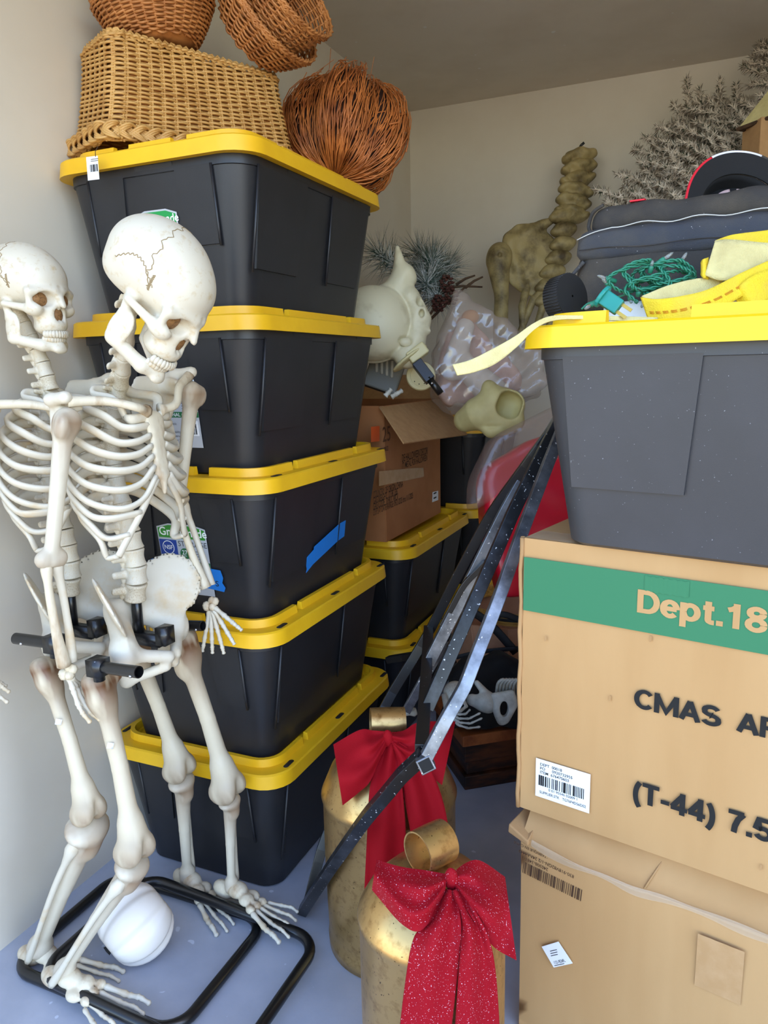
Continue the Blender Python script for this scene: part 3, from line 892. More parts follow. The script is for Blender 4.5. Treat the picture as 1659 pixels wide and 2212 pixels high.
# lower carton, crushed along its top front edge
O2 = V(-0.312, 1.378, 0)
low = thing('crushed_carton', 'crushed cardboard carton on the floor under the green-banded carton', 'cardboard box', (O2[0] + U[0] * 0.5, O2[1] + 0.1, 0))
lbase = V(*low.location)
LH = 0.455
def low_top(a):   # height of the slumped front edge
    return LH + 0.012 * math.exp(-a * 9) - 0.022 * math.sin(min(1, a / 0.62) * PI) * 0.6 - 0.006 * a
mb = MB()
def lowP(a, c):
    z = c * low_top(a * 1.24)
    q = O2 + U * a * 1.24 + UP * z
    s = 4 * c * (1 - c)
    return q + N * (0.004 * (4 * a * (1 - a)) ** 0.6 * s + 0.009 * c ** 7 * math.sin(a * 14 + 0.5) + 0.0008 * smoothnoise(q, 11, 2))
mb.grid(lowP, 56, 18)
def lowT(a, d):   # top flap rising from the slumped edge to the underside of the carton above
    p = lowP(a, 1.0)
    e = p + (-N) * 0.095 * d
    zt = DZ0 - 0.002
    k = min(1.0, d * 1.25)
    e[2] = p[2] + (zt - p[2]) * (k * k * (3 - 2 * k)) + 0.003 * smoothnoise(e, 22, 5) * (1 - k)
    return e
mb.grid(lowT, 56, 10)
mb.grid(lambda i, j: O2 + U * 1.24 * j - N * (0.095 + 0.36 * i) + UP * (DZ0 - 0.002), 4, 6)
mb.grid(lambda i, j: O2 - N * 0.455 * (1 - i) - U * 0.004 * 4 * i * (1 - i) + UP * j * (DZ0 - 0.002 - (DZ0 - low_top(0)) * max(0, (i - 0.79) / 0.21)), 14, 10)
mb.grid(lambda i, j: O2 + U * 1.24 - N * 0.455 * i + UP * j * LH, 6, 6)
mb.grid(lambda i, j: O2 + U * 1.24 * (1 - i) - N * 0.455 + UP * j * (DZ0 - 0.002), 6, 6)
mb.grid(lambda i, j: O2 + U * 1.24 * j - N * 0.455 * i + UP * 0.001, 3, 3)
obj('carton_body', weld(mb, 0.004), 'cardboard', low, rel(lbase), auto=0.5)
mb = MB()   # left end flap sticking out over the side
mb.hexa([O2 - U * 0.024 - N * 0.10 + UP * 0.468, O2 - U * 0.03 + N * 0.004 + UP * 0.462, O2 + U * 0.02 + N * 0.012 + UP * 0.452, O2 + U * 0.02 - N * 0.10 + UP * 0.49,
         O2 - U * 0.022 - N * 0.10 + UP * 0.488, O2 - U * 0.028 + N * 0.004 + UP * 0.482, O2 + U * 0.02 + N * 0.012 + UP * 0.462, O2 + U * 0.02 - N * 0.10 + UP * 0.505])
obj('end_flap', mb, 'cardboard_dark', low, rel(lbase), smooth=False, bevel=0.003)
for k, a in enumerate((0.20, 0.46, 0.83)):   # creases across the top flap
    p0, p1 = lowT(a, 0.05), lowT(a + 0.03, 0.85)
    mb = MB().tube([p0 + UP * 0.0006, (p0 + p1) / 2 + UP * 0.003, p1 + UP * 0.0006], 0.0022, 5)
    obj('crease', mb, 'cardboard_dark', low, rel(lbase))
mb = MB()   # frayed tape along the slumped edge
mb.grid(lambda i, j: lowP(0.02 + 0.7 * i, 1.0 - 0.020 * j * (1 + 0.5 * math.sin(31 * i))) + N * (0.0022 + 0.0006 * math.sin(61 * i)) + UP * (0.0035 * (1 - j) + 0.0012 * math.sin(47 * i)) - N * 0.008 * max(0, 0.4 - j), 120, 6)
obj('packing_tape', mb, 'tape_film', low, rel(lbase))
F2 = Face(O2 + N * 0.0035, U, UP, low, lbase)
ab = [px_ab(F2, x, y) for x, y in ((1132, 1850), (1268, 1928), (1268, 1960), (1132, 1880))]
wb = ab[1][0] - ab[0][0]
rot = math.atan2(ab[1][1] - ab[0][1], wb)
def curved_rows(rows, e):
    for s, x, y, hpx, sc in rows:
        a, b = px_ab(F2, x, y)
        F2.text(s, a, b, hpx, 'print_brown', 0.004, rot=PI + sc, e=e, width=0.9)
F2.bars(ab[3][0] - 0.002, ab[3][1] - 0.004, 0.125, 0.026, 38, 'print_brown', 0.003, rot=-0.09, seed=8)
curved_rows((('830-918V82GN-1/2 24AA4449', 1242, 1889, 0.0105, -0.09), ('240308-3481-1', 1186, 1874, 0.0105, -0.09), ('MADE IN CHINA / FABRIQUE EN CHINE', 1246, 1879 - 2, 0.0085, -0.09)), 0.0035)
st = [px_ab(F2, x, y) for x, y in ((1172, 2042), (1208, 2031), (1239, 2078), (1198, 2087))]
sk = F2.poly([st[3], st[2], st[1], st[0]], 'paper_white', 0.004, 'price_sticker')
sk['label'] = 'white price sticker'
c0 = (np.array(st[3]) + 0.12 * (np.array(st[1]) - np.array(st[3])))
rs_ = math.atan2(st[2][1] - st[3][1], st[2][0] - st[3][0])
F2.text('1121-9534FL', st[3][0] + 0.002, st[3][1] + 0.009, 0.009, 'print_black', 0.01, rot=rs_, e=0.0050, width=0.62, parent=sk)
for q in range(3):
    F2.rect(st[3][0] - 0.008 + 0.001 * q, st[3][1] + 0.034 - 0.005 * q, 0.018, 0.0012, 'label_dark', 0.0050, rot=rs_, parent=sk)
F2.rect(st[3][0] + 0.002, st[3][1] + 0.005, 0.026, 0.0010, 'label_dark', 0.0050, rot=rs_, parent=sk)
mb = MB()
a0, b0 = px_ab(F2, 1508, 2015); a1, b1 = px_ab(F2, 1600, 2170)
mb.grid(lambda i, j: F2.pt(a0 + (a1 - a0) * i, b0 + (b1 - b0) * j, 0.0020 + 0.0003 * math.sin(19 * i + 9 * j)), 12, 12)
obj('old_tape', mb, 'tape_clear', low, rel(lbase))

# grey tote on the cartons
tc = V(0.113, 1.504, DZ1 + 0.002)
gt = tote('dark grey storage tote with bright yellow lid on the green-banded carton', tc, BR + PI / 2, 'tote_grey', 'lid_bright', group='grey storage tote')
# ------------------------------------------------------------------ bones (shared meshes)
def skull_fn(P):
    y = np.abs(P[..., 1])
    Q = np.stack([P[..., 0], y, P[..., 2]], -1)
    d = s_ell(Q, (-0.14, 0, 0.36), (0.90, 0.71, 0.70))
    d = smin(d, s_ell(Q, (0.36, 0, 0.26), (0.52, 0.56, 0.50)), 0.16)
    d = smin(d, s_ell(Q, (-0.45, 0, 0.02), (0.50, 0.52, 0.36)), 0.14)
    d = smax(d, -(Q[..., 2] + 0.30 + 0.12 * (Q[..., 0] + 0.5)), 0.10)
    d = smin(d, s_cone(Q, (0.50, 0, -0.05), (0.60, 0, -0.52), 0.40, 0.30), 0.10)
    d = smin(d, s_ell(Q, (0.58, 0, -0.62), (0.33, 0.31, 0.20)), 0.08)
    d = smin(d, s_ell(Q, (0.60, 0.40, -0.30), (0.20, 0.17, 0.15)), 0.07)
    d = smin(d, s_cone(Q, (0.56, 0.46, -0.30), (0.02, 0.62, -0.20), 0.085, 0.055), 0.06)
    d = smin(d, s_cone(Q, (0.84, 0.08, 0.05), (0.62, 0.50, 0.03), 0.09, 0.10), 0.10)
    d = smin(d, s_cone(Q, (0.60, 0.53, 0.03), (0.60, 0.50, -0.24), 0.06, 0.07), 0.05)
    d = smax(d, -s_ell(Q, (0.34, 0.80, -0.06), (0.26, 0.19, 0.26)), 0.08)
    d = smax(d, -s_ell(Q, (0.28, 0.42, -0.58), (0.24, 0.20, 0.22)), 0.06)
    d = smax(d, -s_ell(Q, (0.84, 0.275, -0.115), (0.34, 0.185, 0.155)), 0.05)
    d = smin(d, s_cone(Q, (0.84, 0, 0.02), (0.98, 0, -0.24), 0.085, 0.06), 0.05)
    d = smax(d, -s_ell(Q, (0.96, 0.055, -0.41), (0.22, 0.075, 0.15)), 0.03)
    d = smin(d, s_cone(Q, (-0.02, 0.50, -0.20), (0.0, 0.52, -0.42), 0.10, 0.06), 0.08)
    return d
SKULL = nets(skull_fn, (-1.15, -0.85, -0.95), (1.15, 0.85, 1.15), 0.031, 'skull')
def jaw_fn(P):
    Q = np.stack([P[..., 0], np.abs(P[..., 1]), P[..., 2]], -1)
    ax = [V(1, 0, 0), V(0, 1, 0), V(0, 0, 1)]
    d = s_cone(Q, (0.02, 0.52, -0.32), (0.04, 0.51, -0.45), 0.07, 0.08)
    d = smin(d, s_ell(Q, (0.12, 0.50, -0.66), (0.20, 0.06, 0.31)), 0.07)
    d = smin(d, s_cone(Q, (0.10, 0.49, -0.88), (0.64, 0.24, -0.99), 0.105, 0.115), 0.07)
    d = smin(d, s_cone(Q, (0.64, 0.24, -0.98), (0.82, 0.0, -0.99), 0.115, 0.12), 0.06)
    d = smin(d, s_ell(Q, (0.86, 0.0, -1.06), (0.10, 0.16, 0.09)), 0.05)
    return d
JAW = nets(jaw_fn, (-0.25, -0.75, -1.30), (1.10, 0.75, -0.15), 0.029, 'jaw')
def teeth_mesh(z, zdir, n, ax, ay, cx, hgt):
    mb = MB()
    for i in range(n):
        t = -1.18 + 2.36 * (i + 0.5) / n
        x, y = cx + ax * math.cos(t), ay * math.sin(t)
        w = 0.05 if abs(t) < 0.5 else 0.062
        mb.ball((x, y, z + zdir * hgt * 0.4), (0.052, w, hgt), 8)
    return mb.mesh('teeth')
TEETH_U = teeth_mesh(-0.765, -1, 14, 0.36, 0.30, 0.54, 0.075)
TEETH_L = teeth_mesh(-0.885, 1, 14, 0.33, 0.27, 0.54, 0.07)
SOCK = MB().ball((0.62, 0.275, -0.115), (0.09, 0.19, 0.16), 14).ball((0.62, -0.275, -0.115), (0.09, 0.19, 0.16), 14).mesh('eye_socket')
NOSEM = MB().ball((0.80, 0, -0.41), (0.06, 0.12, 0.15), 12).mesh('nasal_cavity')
def suture_mesh(kind):
    pts = []
    for i in range(70):
        t = i / 69
        if kind == 0:      # across the crown
            a = math.radians(-95 + 190 * t)
            x = 0.16 + 0.035 * math.sin(t * 60) + 0.02 * math.sin(t * 131) - 0.30 * (1 - abs(2 * t - 1))
            q = V(x, math.sin(a), math.cos(a))
        elif kind == 1:    # low on the side
            q = V(0.25 - 0.75 * t, -1.0, -0.05 + 0.45 * math.sin(t * PI) + 0.03 * math.sin(t * 70))
        else:
            q = V(0.20 + 0.02 * math.sin(t * 60), -1.0, 0.30 - 0.5 * t)
        # march outwards onto the surface
        c = V(q[0] if kind == 0 else q[0], 0, 0.2)
        dr = nrm(V(0, q[1], q[2]) if kind == 0 else V(0, -1, q[2] * 0.8))
        r = 0.1
        for _ in range(30):
            d = float(skull_fn((c + dr * r)[None])[0])
            r -= d
        pts.append(c + dr * (r + 0.001))
    return MB().tube(pts, 0.0075, 5).mesh('suture')
SUT = [suture_mesh(k) for k in range(3)]
def vert_fn(P):
    Q = np.stack([P[..., 0], np.abs(P[..., 1]), P[..., 2]], -1)
    rad = np.linalg.norm(Q[..., :2] * np.array([1.15, 1.0]), axis=-1)
    waist = 1.0 - 0.16 * np.clip(1 - (Q[..., 2] / 0.5) ** 2, 0, 1)
    d = np.maximum(rad - waist, np.abs(Q[..., 2]) - 0.55) * 0.9
    d = smin(d, s_cone(Q, (-0.9, 0, 0), (-1.45, 0, -0.35), 0.30, 0.20), 0.2)
    d = smin(d, s_cone(Q, (-0.6, 0.55, 0.05), (-0.9, 1.65, 0.1), 0.27, 0.24), 0.2)
    d = smin(d, s_ell(Q, (-0.95, 0.55, -0.1), (0.3, 0.28, 0.6)), 0.15)
    return d
VERT = nets(vert_fn, (-2.3, -2.1, -0.95), (1.3, 2.1, 0.95), 0.11, 'vertebra')
def pel_fn(P):
    Q = np.stack([P[..., 0], np.abs(P[..., 1]), P[..., 2]], -1)
    n = nrm(V(-0.50, 0.66, -0.35)); u = nrm(V(0.75, 0.62, 0.10) - n * np.dot(n, V(0.75, 0.62, 0.10))); w = np.cross(n, u)
    wing = s_ell(Q, (-0.005, 0.098, 0.075), (0.082, 0.078, 0.008), (u, w, n))
    wing = smax(wing, -(Q[..., 2] + 0.02), 0.01)
    d = wing
    d = smin(d, s_cone(Q, (-0.05, 0.035, 0.035), (0.010, 0.082, -0.015), 0.024, 0.026), 0.03)
    d = smin(d, s_ell(Q, (0.015, 0.092, -0.03), (0.032, 0.024, 0.034)), 0.02)
    d = smin(d, s_box(Q, (-0.062, 0, 0.03), (0.05, 0.075, 0.07), 0.02), 0.03)
    d = smin(d, s_cone(Q, (-0.075, 0, 0.0), (-0.070, 0, -0.055), 0.022, 0.010), 0.03)
    d = smin(d, s_cone(Q, (0.025, 0.08, -0.035), (0.078, 0.012, -0.055), 0.015, 0.014), 0.018)
    d = smin(d, s_cone(Q, (0.0, 0.082, -0.045), (-0.012, 0.06, -0.105), 0.018, 0.017), 0.018)
    d = smin(d, s_cone(Q, (-0.010, 0.060, -0.107), (0.070, 0.014, -0.078), 0.012, 0.012), 0.012)
    return d
PEL = nets(pel_fn, (-0.13, -0.20, -0.14), (0.12, 0.20, 0.18), 0.0058, 'pelvis')
def femur_fn(P):   # z 0 knee .. 0.4 hip ; y+ outwards ; x forward
    d = s_cone(P, (0, 0, 0.03), (0.004, 0, 0.20), 0.020, 0.0165)
    d = smin(d, s_cone(P, (0.004, 0, 0.20), (0, 0, 0.36), 0.0165, 0.019), 0.003)
    d = smin(d, s_ell(P, (0, 0.008, 0.372), (0.026, 0.027, 0.042)), 0.03)
    d = smin(d, s_ell(P, (0.0, 0.012, 0.405), (0.024, 0.026, 0.022)), 0.02)
    d = smin(d, s_cone(P, (0, -0.005, 0.38), (0.002, -0.035, 0.402), 0.016, 0.019), 0.015)
    d = smin(d, s_ell(P, (-0.008, -0.012, 0.335), (0.012, 0.014, 0.02)), 0.02)
    d = smin(d, s_cone(P, (0, 0, 0.07), (0, 0, 0.03), 0.019, 0.030), 0.03)
    for s in (-1, 1):
        d = smin(d, s_ell(P, (-0.004, 0.021 * s, 0.012), (0.033, 0.018, 0.030)), 0.012)
    d = smax(d, -s_ell(P, (0.036, 0, 0.012), (0.015, 0.009, 0.03)), 0.01)
    d = smax(d, -s_ell(P, (-0.02, 0, -0.012), (0.03, 0.010, 0.022)), 0.008)
    return d
FEM = nets(femur_fn, (-0.05, -0.075, -0.04), (0.05, 0.06, 0.45), 0.005, 'femur')
def tibia_fn(P):   # z 0 ankle .. 0.37 knee
    d = s_cone(P, (0, 0, 0.03), (0, 0, 0.18), 0.0125, 0.0145)
    d = smin(d, s_cone(P, (0, 0, 0.18), (0.002, 0, 0.33), 0.0145, 0.021), 0.003)
    d = smin(d, s_ell(P, (0, 0, 0.352), (0.030, 0.038, 0.017)), 0.025)
    d = smax(d, -s_ell(P, (0, 0.02, 0.374), (0.020, 0.014, 0.008)), 0.004)
    d = smax(d, -s_ell(P, (0, -0.02, 0.374), (0.020, 0.014, 0.008)), 0.004)
    d = smin(d, s_ell(P, (0.018, 0, 0.315), (0.012, 0.012, 0.02)), 0.02)
    d = smin(d, s_ell(P, (0, 0, 0.012), (0.021, 0.022, 0.020)), 0.02)
    d = smin(d, s_ell(P, (0.0, -0.018, -0.002), (0.010, 0.008, 0.014)), 0.01)
    return d
TIB = nets(tibia_fn, (-0.05, -0.055, -0.03), (0.05, 0.055, 0.39), 0.005, 'tibia')
def hum_fn(P):   # z 0 elbow .. 0.30 shoulder
    d = s_cone(P, (0, 0, 0.03), (0, 0, 0.15), 0.0145, 0.0155)
    d = smin(d, s_cone(P, (0, 0, 0.15), (0, 0, 0.26), 0.0155, 0.019), 0.003)
    d = smin(d, s_ell(P, (0, -0.006, 0.288), (0.026, 0.028, 0.028)), 0.02)
    d = smin(d, s_ell(P, (0.016, 0.016, 0.28), (0.014, 0.014, 0.024)), 0.012)
    d = smin(d, s_ell(P, (0.0, 0.018, 0.008), (0.016, 0.016, 0.018)), 0.015)
    d = smin(d, s_ell(P, (0.0, -0.018, 0.008), (0.017, 0.017, 0.020)), 0.015)
    d = smin(d, s_ell(P, (0.0, 0.0, 0.004), (0.017, 0.018, 0.012)), 0.012)
    return d
HUM = nets(hum_fn, (-0.05, -0.055, -0.03), (0.05, 0.055, 0.34), 0.0048, 'humerus')
def scap_fn(P):  # shoulder blade: x forward(thin), y outwards, z up ; glenoid at origin
    n = V(1, 0, 0)
    tri = np.maximum(np.maximum(P[..., 1] - 0.004 + 0.12 * (P[..., 2] + 0.03), -P[..., 1] - 0.105), 0)
    d = s_ell(P, (-0.03, -0.055, -0.035), (0.007, 0.055, 0.085))
    lat = (P[..., 1] * 0.80 + 0.0) - (P[..., 2] + 0.0) * 0.45
    d = smax(d, lat - 0.02, 0.01)
    d = smax(d, P[..., 2] - 0.030, 0.01)
    d = smin(d, s_cone(P, (-0.04, -0.10, -0.005), (-0.025, 0.0, 0.03), 0.007, 0.010), 0.012)
    d = smin(d, s_cone(P, (-0.025, 0.0, 0.030), (0.012, 0.022, 0.034), 0.011, 0.013), 0.012)
    d = smin(d, s_cone(P, (-0.022, -0.03, 0.0), (-0.004, -0.012, 0.0), 0.012, 0.018), 0.015)
    d = smin(d, s_cone(P, (-0.015, -0.025, 0.015), (0.022, -0.02, 0.012), 0.008, 0.007), 0.012)
    return d
SCAP = nets(scap_fn, (-0.08, -0.14, -0.15), (0.06, 0.06, 0.07), 0.0055, 'shoulder_blade')
def stern_fn(P):  # z 0 bottom .. 0.15 top
    d = s_ell(P, (0, 0, 0.125), (0.010, 0.028, 0.026))
    d = smin(d, s_box(P, (0, 0, 0.06), (0.013, 0.034, 0.10), 0.006), 0.012)
    d = smin(d, s_cone(P, (0, 0, 0.015), (0, 0, -0.02), 0.010, 0.005), 0.012)
    for k in range(5):
        d = smin(d, s_ell(P, (0, 0, 0.105 - 0.022 * k), (0.007, 0.024, 0.007)), 0.006)
    return d
STERN = nets(stern_fn, (-0.02, -0.045, -0.035), (0.02, 0.045, 0.16), 0.0042, 'breastbone')
def tarsal_fn(P):  # ankle at origin, x forwards, floor at z=-0.05
    d = s_ell(P, (-0.045, 0, -0.028), (0.030, 0.018, 0.021))
    d = smin(d, s_ell(P, (0.0, 0, -0.012), (0.026, 0.021, 0.017)), 0.012)
    d = smin(d, s_ell(P, (0.035, -0.008, -0.018), (0.018, 0.017, 0.013)), 0.006)
    d = smin(d, s_ell(P, (0.030, 0.018, -0.026), (0.018, 0.013, 0.011)), 0.006)
    for k in range(3):
        d = smin(d, s_ell(P, (0.060, -0.022 + 0.019 * k, -0.023 - 0.003 * k), (0.012, 0.0095, 0.010)), 0.003)
    return d
TARS = nets(tarsal_fn, (-0.09, -0.05, -0.06), (0.09, 0.05, 0.02), 0.0042, 'foot_bones')
def knuckled(path, r, sub=7):
    """a chain of little dumbbell bones along path"""
    P, R = [], []
    path = np.asarray(path, float)
    for i in range(len(path) - 1):
        for s in range(sub):
            t = s / sub
            P.append(path[i] + (path[i + 1] - path[i]) * t)
            k = 1.0 + 0.75 * (abs(2 * t - 1)) ** 2.2
            if s == 0: k = 1.05
            R.append(r * k * (1 - 0.09 * i))
    P.append(path[-1]); R.append(r * 0.55)
    return P, R
def toe_mesh(k):
    y = -0.024 + 0.0125 * k
    sp = -0.30 + 0.16 * k
    L = (0.165, 0.172, 0.165, 0.153, 0.138)[k]
    z = -0.026 - 0.0022 * k
    pts = [(0.066, y, z), (0.066 + (L - 0.066) * 0.52, y + sp * 0.04, -0.037), (0.066 + (L - 0.066) * 0.78, y + sp * 0.055, -0.036), (L, y + sp * 0.065, -0.045)]
    p, r = knuckled(pts, 0.0052 if k == 0 else 0.0038)
    return MB().tube(p, r, 8).mesh('toe')
TOES = [toe_mesh(k) for k in range(5)]

# ------------------------------------------------------------------ skeleton assembly
FX, FY, FZ = V(1, 0, 0), V(0, 1, 0), V(0, 0, 1)
YM = 1.25     # middle plane of both skeletons
def skeleton(label, off, frame_x, frame_z_, knees, ankles, hips, head, arms, hand_paths, rods, frame_y, desc_group, toe_out):
    off = np.asarray(off, float)
    base = V((frame_x[0] + frame_x[1]) / 2, YM, 0)
    root = thing('skeleton', label, 'skeleton', base, group=desc_group)
    RB = rel(base)
    def put(name, me, m, M=None, parent=None, lab=None):
        o = obj(name, me, m, parent or root, (RB @ M) if parent is None and M is not None else (RB if parent is None else M))
        if lab: o['label'] = lab
        return o
    # head
    S, hp, tilt, yaw = head
    X = V(math.cos(tilt) * math.cos(yaw), math.cos(tilt) * math.sin(yaw), -math.sin(tilt))
    Y = nrm(np.cross(FZ, X)); Z = np.cross(X, Y)
    HM = mat4(X * S, Y * S, Z * S, hp)
    sk = put('skull', SKULL, 'bone_skull', HM)
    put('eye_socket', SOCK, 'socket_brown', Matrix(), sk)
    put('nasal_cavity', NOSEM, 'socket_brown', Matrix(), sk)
    put('teeth', TEETH_U, 'bone', Matrix(), sk)
    for s in SUT: put('suture', s, 'suture', Matrix(), sk)
    jo = put('jaw', JAW, 'bone_skull', HM @ Matrix.Rotation(0.05, 4, 'Y'))
    put('teeth', TEETH_L, 'bone', Matrix(), jo)
    # spine
    sp = np.array([(-1.160, YM, 0.915), (-1.150, YM, 0.98), (-1.158, YM, 1.07), (-1.182, YM, 1.18), (-1.188, YM, 1.27), (-1.168, YM, 1.345), (-1.150, YM, 1.385)]) + off
    neck_end = hp + (X * -0.30 + Z * -0.30) * S
    nk = np.array([sp[-1], (sp[-1] * 0.6 + neck_end * 0.4) + V(0.004, 0, 0.008), neck_end])
    vpos = []
    for C_, sizes, hts in ((cat_rom(sp, 300), [0.026, 0.026, 0.025, 0.025, 0.024] + [0.0215 - 0.0004 * k for k in range(11)], [0.037, 0.036, 0.035, 0.034, 0.033] + [0.027 - 0.0006 * k for k in range(11)]),
                           (cat_rom(nk, 100), [0.0185, 0.018, 0.0175, 0.017, 0.0165, 0.016], [1.0] * 6)):
        ln = np.concatenate([[0], np.cumsum(np.linalg.norm(np.diff(C_, axis=0), axis=1))])
        tot = sum(hts)
        s_acc = 0
        for k, (sz, ht) in enumerate(zip(sizes, hts)):
            s_mid = (s_acc + ht / 2) / tot * ln[-1]
            s_acc += ht
            i = min(int(np.searchsorted(ln, s_mid)), len(C_) - 2)
            T = nrm(C_[i + 1] - C_[max(i - 1, 0)])
            Xv = nrm(FX - T * T[0]); Yv = np.cross(T, Xv)
            hh = ht / tot * ln[-1] / 1.1
            put('vertebra', VERT, 'bone' if k % 5 else 'bone_stain', mat4(Xv * sz, Yv * sz, T * hh * 0.98, C_[i]))
            vpos.append(C_[i])
    # breastbone and ribs
    st_b = V(-1.052, YM - 0.005, 1.185) + off
    st_t = V(-1.070, YM, 1.335) + off
    put('breastbone', STERN, 'bone_stain', frame_z(st_b, st_t, (1, 0, 0), 0.15))
    zs = [st_b + (st_t - st_b) * t for t in (0.92, 0.80, 0.66, 0.52, 0.38, 0.24, 0.10)]
    W = [0.062, 0.088, 0.106, 0.118, 0.127, 0.132, 0.134, 0.133, 0.128, 0.118]
    tv = [vpos[15 - i] for i in range(10)]
    for sgn in (-1, 1):
        marg = []
        for i in range(10):
            v = tv[i]
            w = W[i]
            drop = 0.022 + 0.012 * min(i, 6)
            pts = [v + V(-0.020, sgn * 0.018, 0.004), v + V(-0.024, sgn * (0.030 + 0.25 * w), 0.004), v + V(-0.012, sgn * 0.90 * w, -0.25 * drop),
                   V(v[0] + 0.045, YM + sgn * w * 1.0 + off[1], v[2] - 0.72 * drop)]
            if i < 7:
                e = zs[i] + V(-0.002, sgn * 0.018, 0)
                lowz = min(e[2] - (0.004 if i < 2 else 0.014 + 0.006 * (i - 2)), v[2] - drop)
                pts += [V(e[0] - 0.030, YM + sgn * max(w * 0.78, 0.045), lowz + 0.006), V(e[0] - 0.008, YM + sgn * max(0.055, 0.44 * w), lowz + 0.3 * max(0, e[2] - lowz)), e]
            else:
                k = i - 7
                e = V(-1.068 - 0.014 * k + off[0], YM + sgn * (0.062 + 0.022 * k), 1.130 - 0.042 * k)
                pts += [V(e[0] - 0.03, YM + sgn * w * 0.90, e[2] - 0.004), e]
                marg.append(e)
            p = cat_rom(pts, 30)
            r = np.interp(np.linspace(0, 1, 30), [0, 0.1, 0.5, 0.85, 1], [0.006, 0.0065, 0.0066, 0.0062, 0.0062])
            put('rib', MB().tube(p, r, 8, flat=1.75), 'bone')
        mp = [zs[6] + V(-0.002, sgn * 0.016, -0.004)] + marg
        put('rib_margin', MB().tube(cat_rom(mp, 20), 0.0062, 8, flat=1.3), 'bone')
    # shoulders
    for sgn, sh, el, wr in arms:
        sh, el, wr = [np.asarray(q, float) + off for q in (sh, el, wr)]
        p = cat_rom([st_t + V(0.0, sgn * 0.022, 0.0), st_t + V(0.012, sgn * 0.06, 0.010), (st_t + sh) / 2 + V(0.006, sgn * 0.015, 0.024), sh + V(0.0, -sgn * 0.01, 0.026)], 20)
        put('collarbone', MB().tube(p, np.interp(np.linspace(0, 1, 20), [0, 0.12, 0.5, 0.9, 1], [0.015, 0.009, 0.0085, 0.010, 0.012]), 9), 'bone_stain')
        put('shoulder_blade', SCAP, 'bone', mat4(V(0.9, -0.43 * sgn, 0), V(0.43 * sgn, 0.9, 0) * sgn, FZ, sh + V(-0.018, -sgn * 0.018, 0.0)))
        fw = nrm(V(1, 0.15 * sgn, 0))
        put('upper_arm_bone', HUM, 'bone_long2', frame_z(el, sh, fw, 0.30) @ Matrix.Diagonal((1, sgn, 1, 1)))
        d = nrm(wr - el)
        side = nrm(np.cross(d, FX)) * 0.013
        for q in (-1, 1):
            p = cat_rom([el + side * q * 0.9, el + (wr - el) * 0.3 + side * q * 1.25, el + (wr - el) * 0.7 + side * q * 1.2, wr + side * q * 0.85], 18)
            r = np.interp(np.linspace(0, 1, 18), [0, 0.07, 0.2, 0.55, 0.9, 1], [0.0135, 0.0145, 0.0085, 0.0075, 0.0105, 0.0115] if q < 0 else [0.011, 0.012, 0.008, 0.009, 0.0135, 0.0145])
            put('forearm_bone', MB().tube(p, r, 9), 'bone_stain' if q > 0 else 'bone')
    # hands
    for cpos, paths, rr in hand_paths:
        cpos = np.asarray(cpos, float) + off
        mb = MB()
        rs = random.Random(4)
        for k in range(8):
            mb.ball(cpos + V(rs.uniform(-.012, .012), rs.uniform(-.006, .006), rs.uniform(-.012, .012)), rr * 2.0, 8)
        put('wrist_bones', mb, 'bone_stain')
        for pth in paths:
            p, r = knuckled(np.asarray(pth, float) + off, rr)
            put('finger', MB().tube(p, r, 8), 'bone')
    # pelvis, legs, feet
    pc = V(-1.140, YM, 0.852) + off
    put('pelvis', PEL, 'bone', mat4(FX * 0.92, FY * 0.96, FZ * 0.98, pc))
    for sgn, hip, kn, an, tox in zip((-1, 1), hips, knees, ankles, toe_out):
        hip, kn, an = [np.asarray(q, float) for q in (hip, kn, an)]
        put('thigh_bone', FEM, 'bone_long', frame_z(kn, hip, (1, 0, 0), 0.40) @ Matrix.Diagonal((1.12, sgn * 1.12, 1, 1)))
        put('shin_bone', TIB, 'bone_long2', frame_z(an + V(0, 0, 0.045), kn - V(0.004, 0, 0.012), (1, 0, 0), 0.37) @ Matrix.Diagonal((1.1, sgn * 1.1, 1, 1)))
        top = kn + V(-0.018, sgn * 0.030, -0.045)
        bot = an + V(-0.006, sgn * 0.026, 0.035)
        p = cat_rom([top, top + (bot - top) * 0.35 + V(-0.004, sgn * 0.006, 0), top + (bot - top) * 0.8 + V(0, sgn * 0.004, 0), bot], 18)
        put('calf_bone', MB().tube(p, np.interp(np.linspace(0, 1, 18), [0, 0.06, 0.15, 0.6, 0.9, 1], [0.010, 0.016, 0.008, 0.0065, 0.010, 0.009]), 8), 'bone')
        fd = nrm(V(1, tox, 0)); fl = np.cross(FZ, fd)
        AM = mat4(fd * 1.15, fl * 1.15 * sgn, FZ * 1.15, an + fd * 0.022 + V(0, 0, 0.056))
        put('foot_bones', TARS, 'bone_stain', AM)
        for t in TOES: put('toe', t, 'bone', AM)
        tag_c = kn + (hip - kn) * 0.66 + V(0.012, -0.019, 0)
        if sgn < 0:
            fx = nrm(V(0.66, -0.75, 0)); fu = nrm(V(0.3, 0.1, 1) - fx * np.dot(fx, V(0.3, 0.1, 1)))
            put('paper_tag', MB().box(tag_c + fx * 0.004, (0.001, 0.013, 0.013), (fx, np.cross(fu, fx), fu)), 'paper_white', lab='small white price tag')
    # black steel hardware
    put('support_rod', MB().tube([V(-1.158, YM, 0.94) + off, V(-1.158, YM, 0.83) + off], 0.0115, 10), 'black_tube')
    put('bracket', MB().box(V(-1.135, YM, 0.828) + off, (0.085, 0.026, 0.026)), 'black_metal')
    put('bracket', MB().box(V(-1.085, YM, 0.842) + off, (0.026, 0.034, 0.04)), 'black_metal')
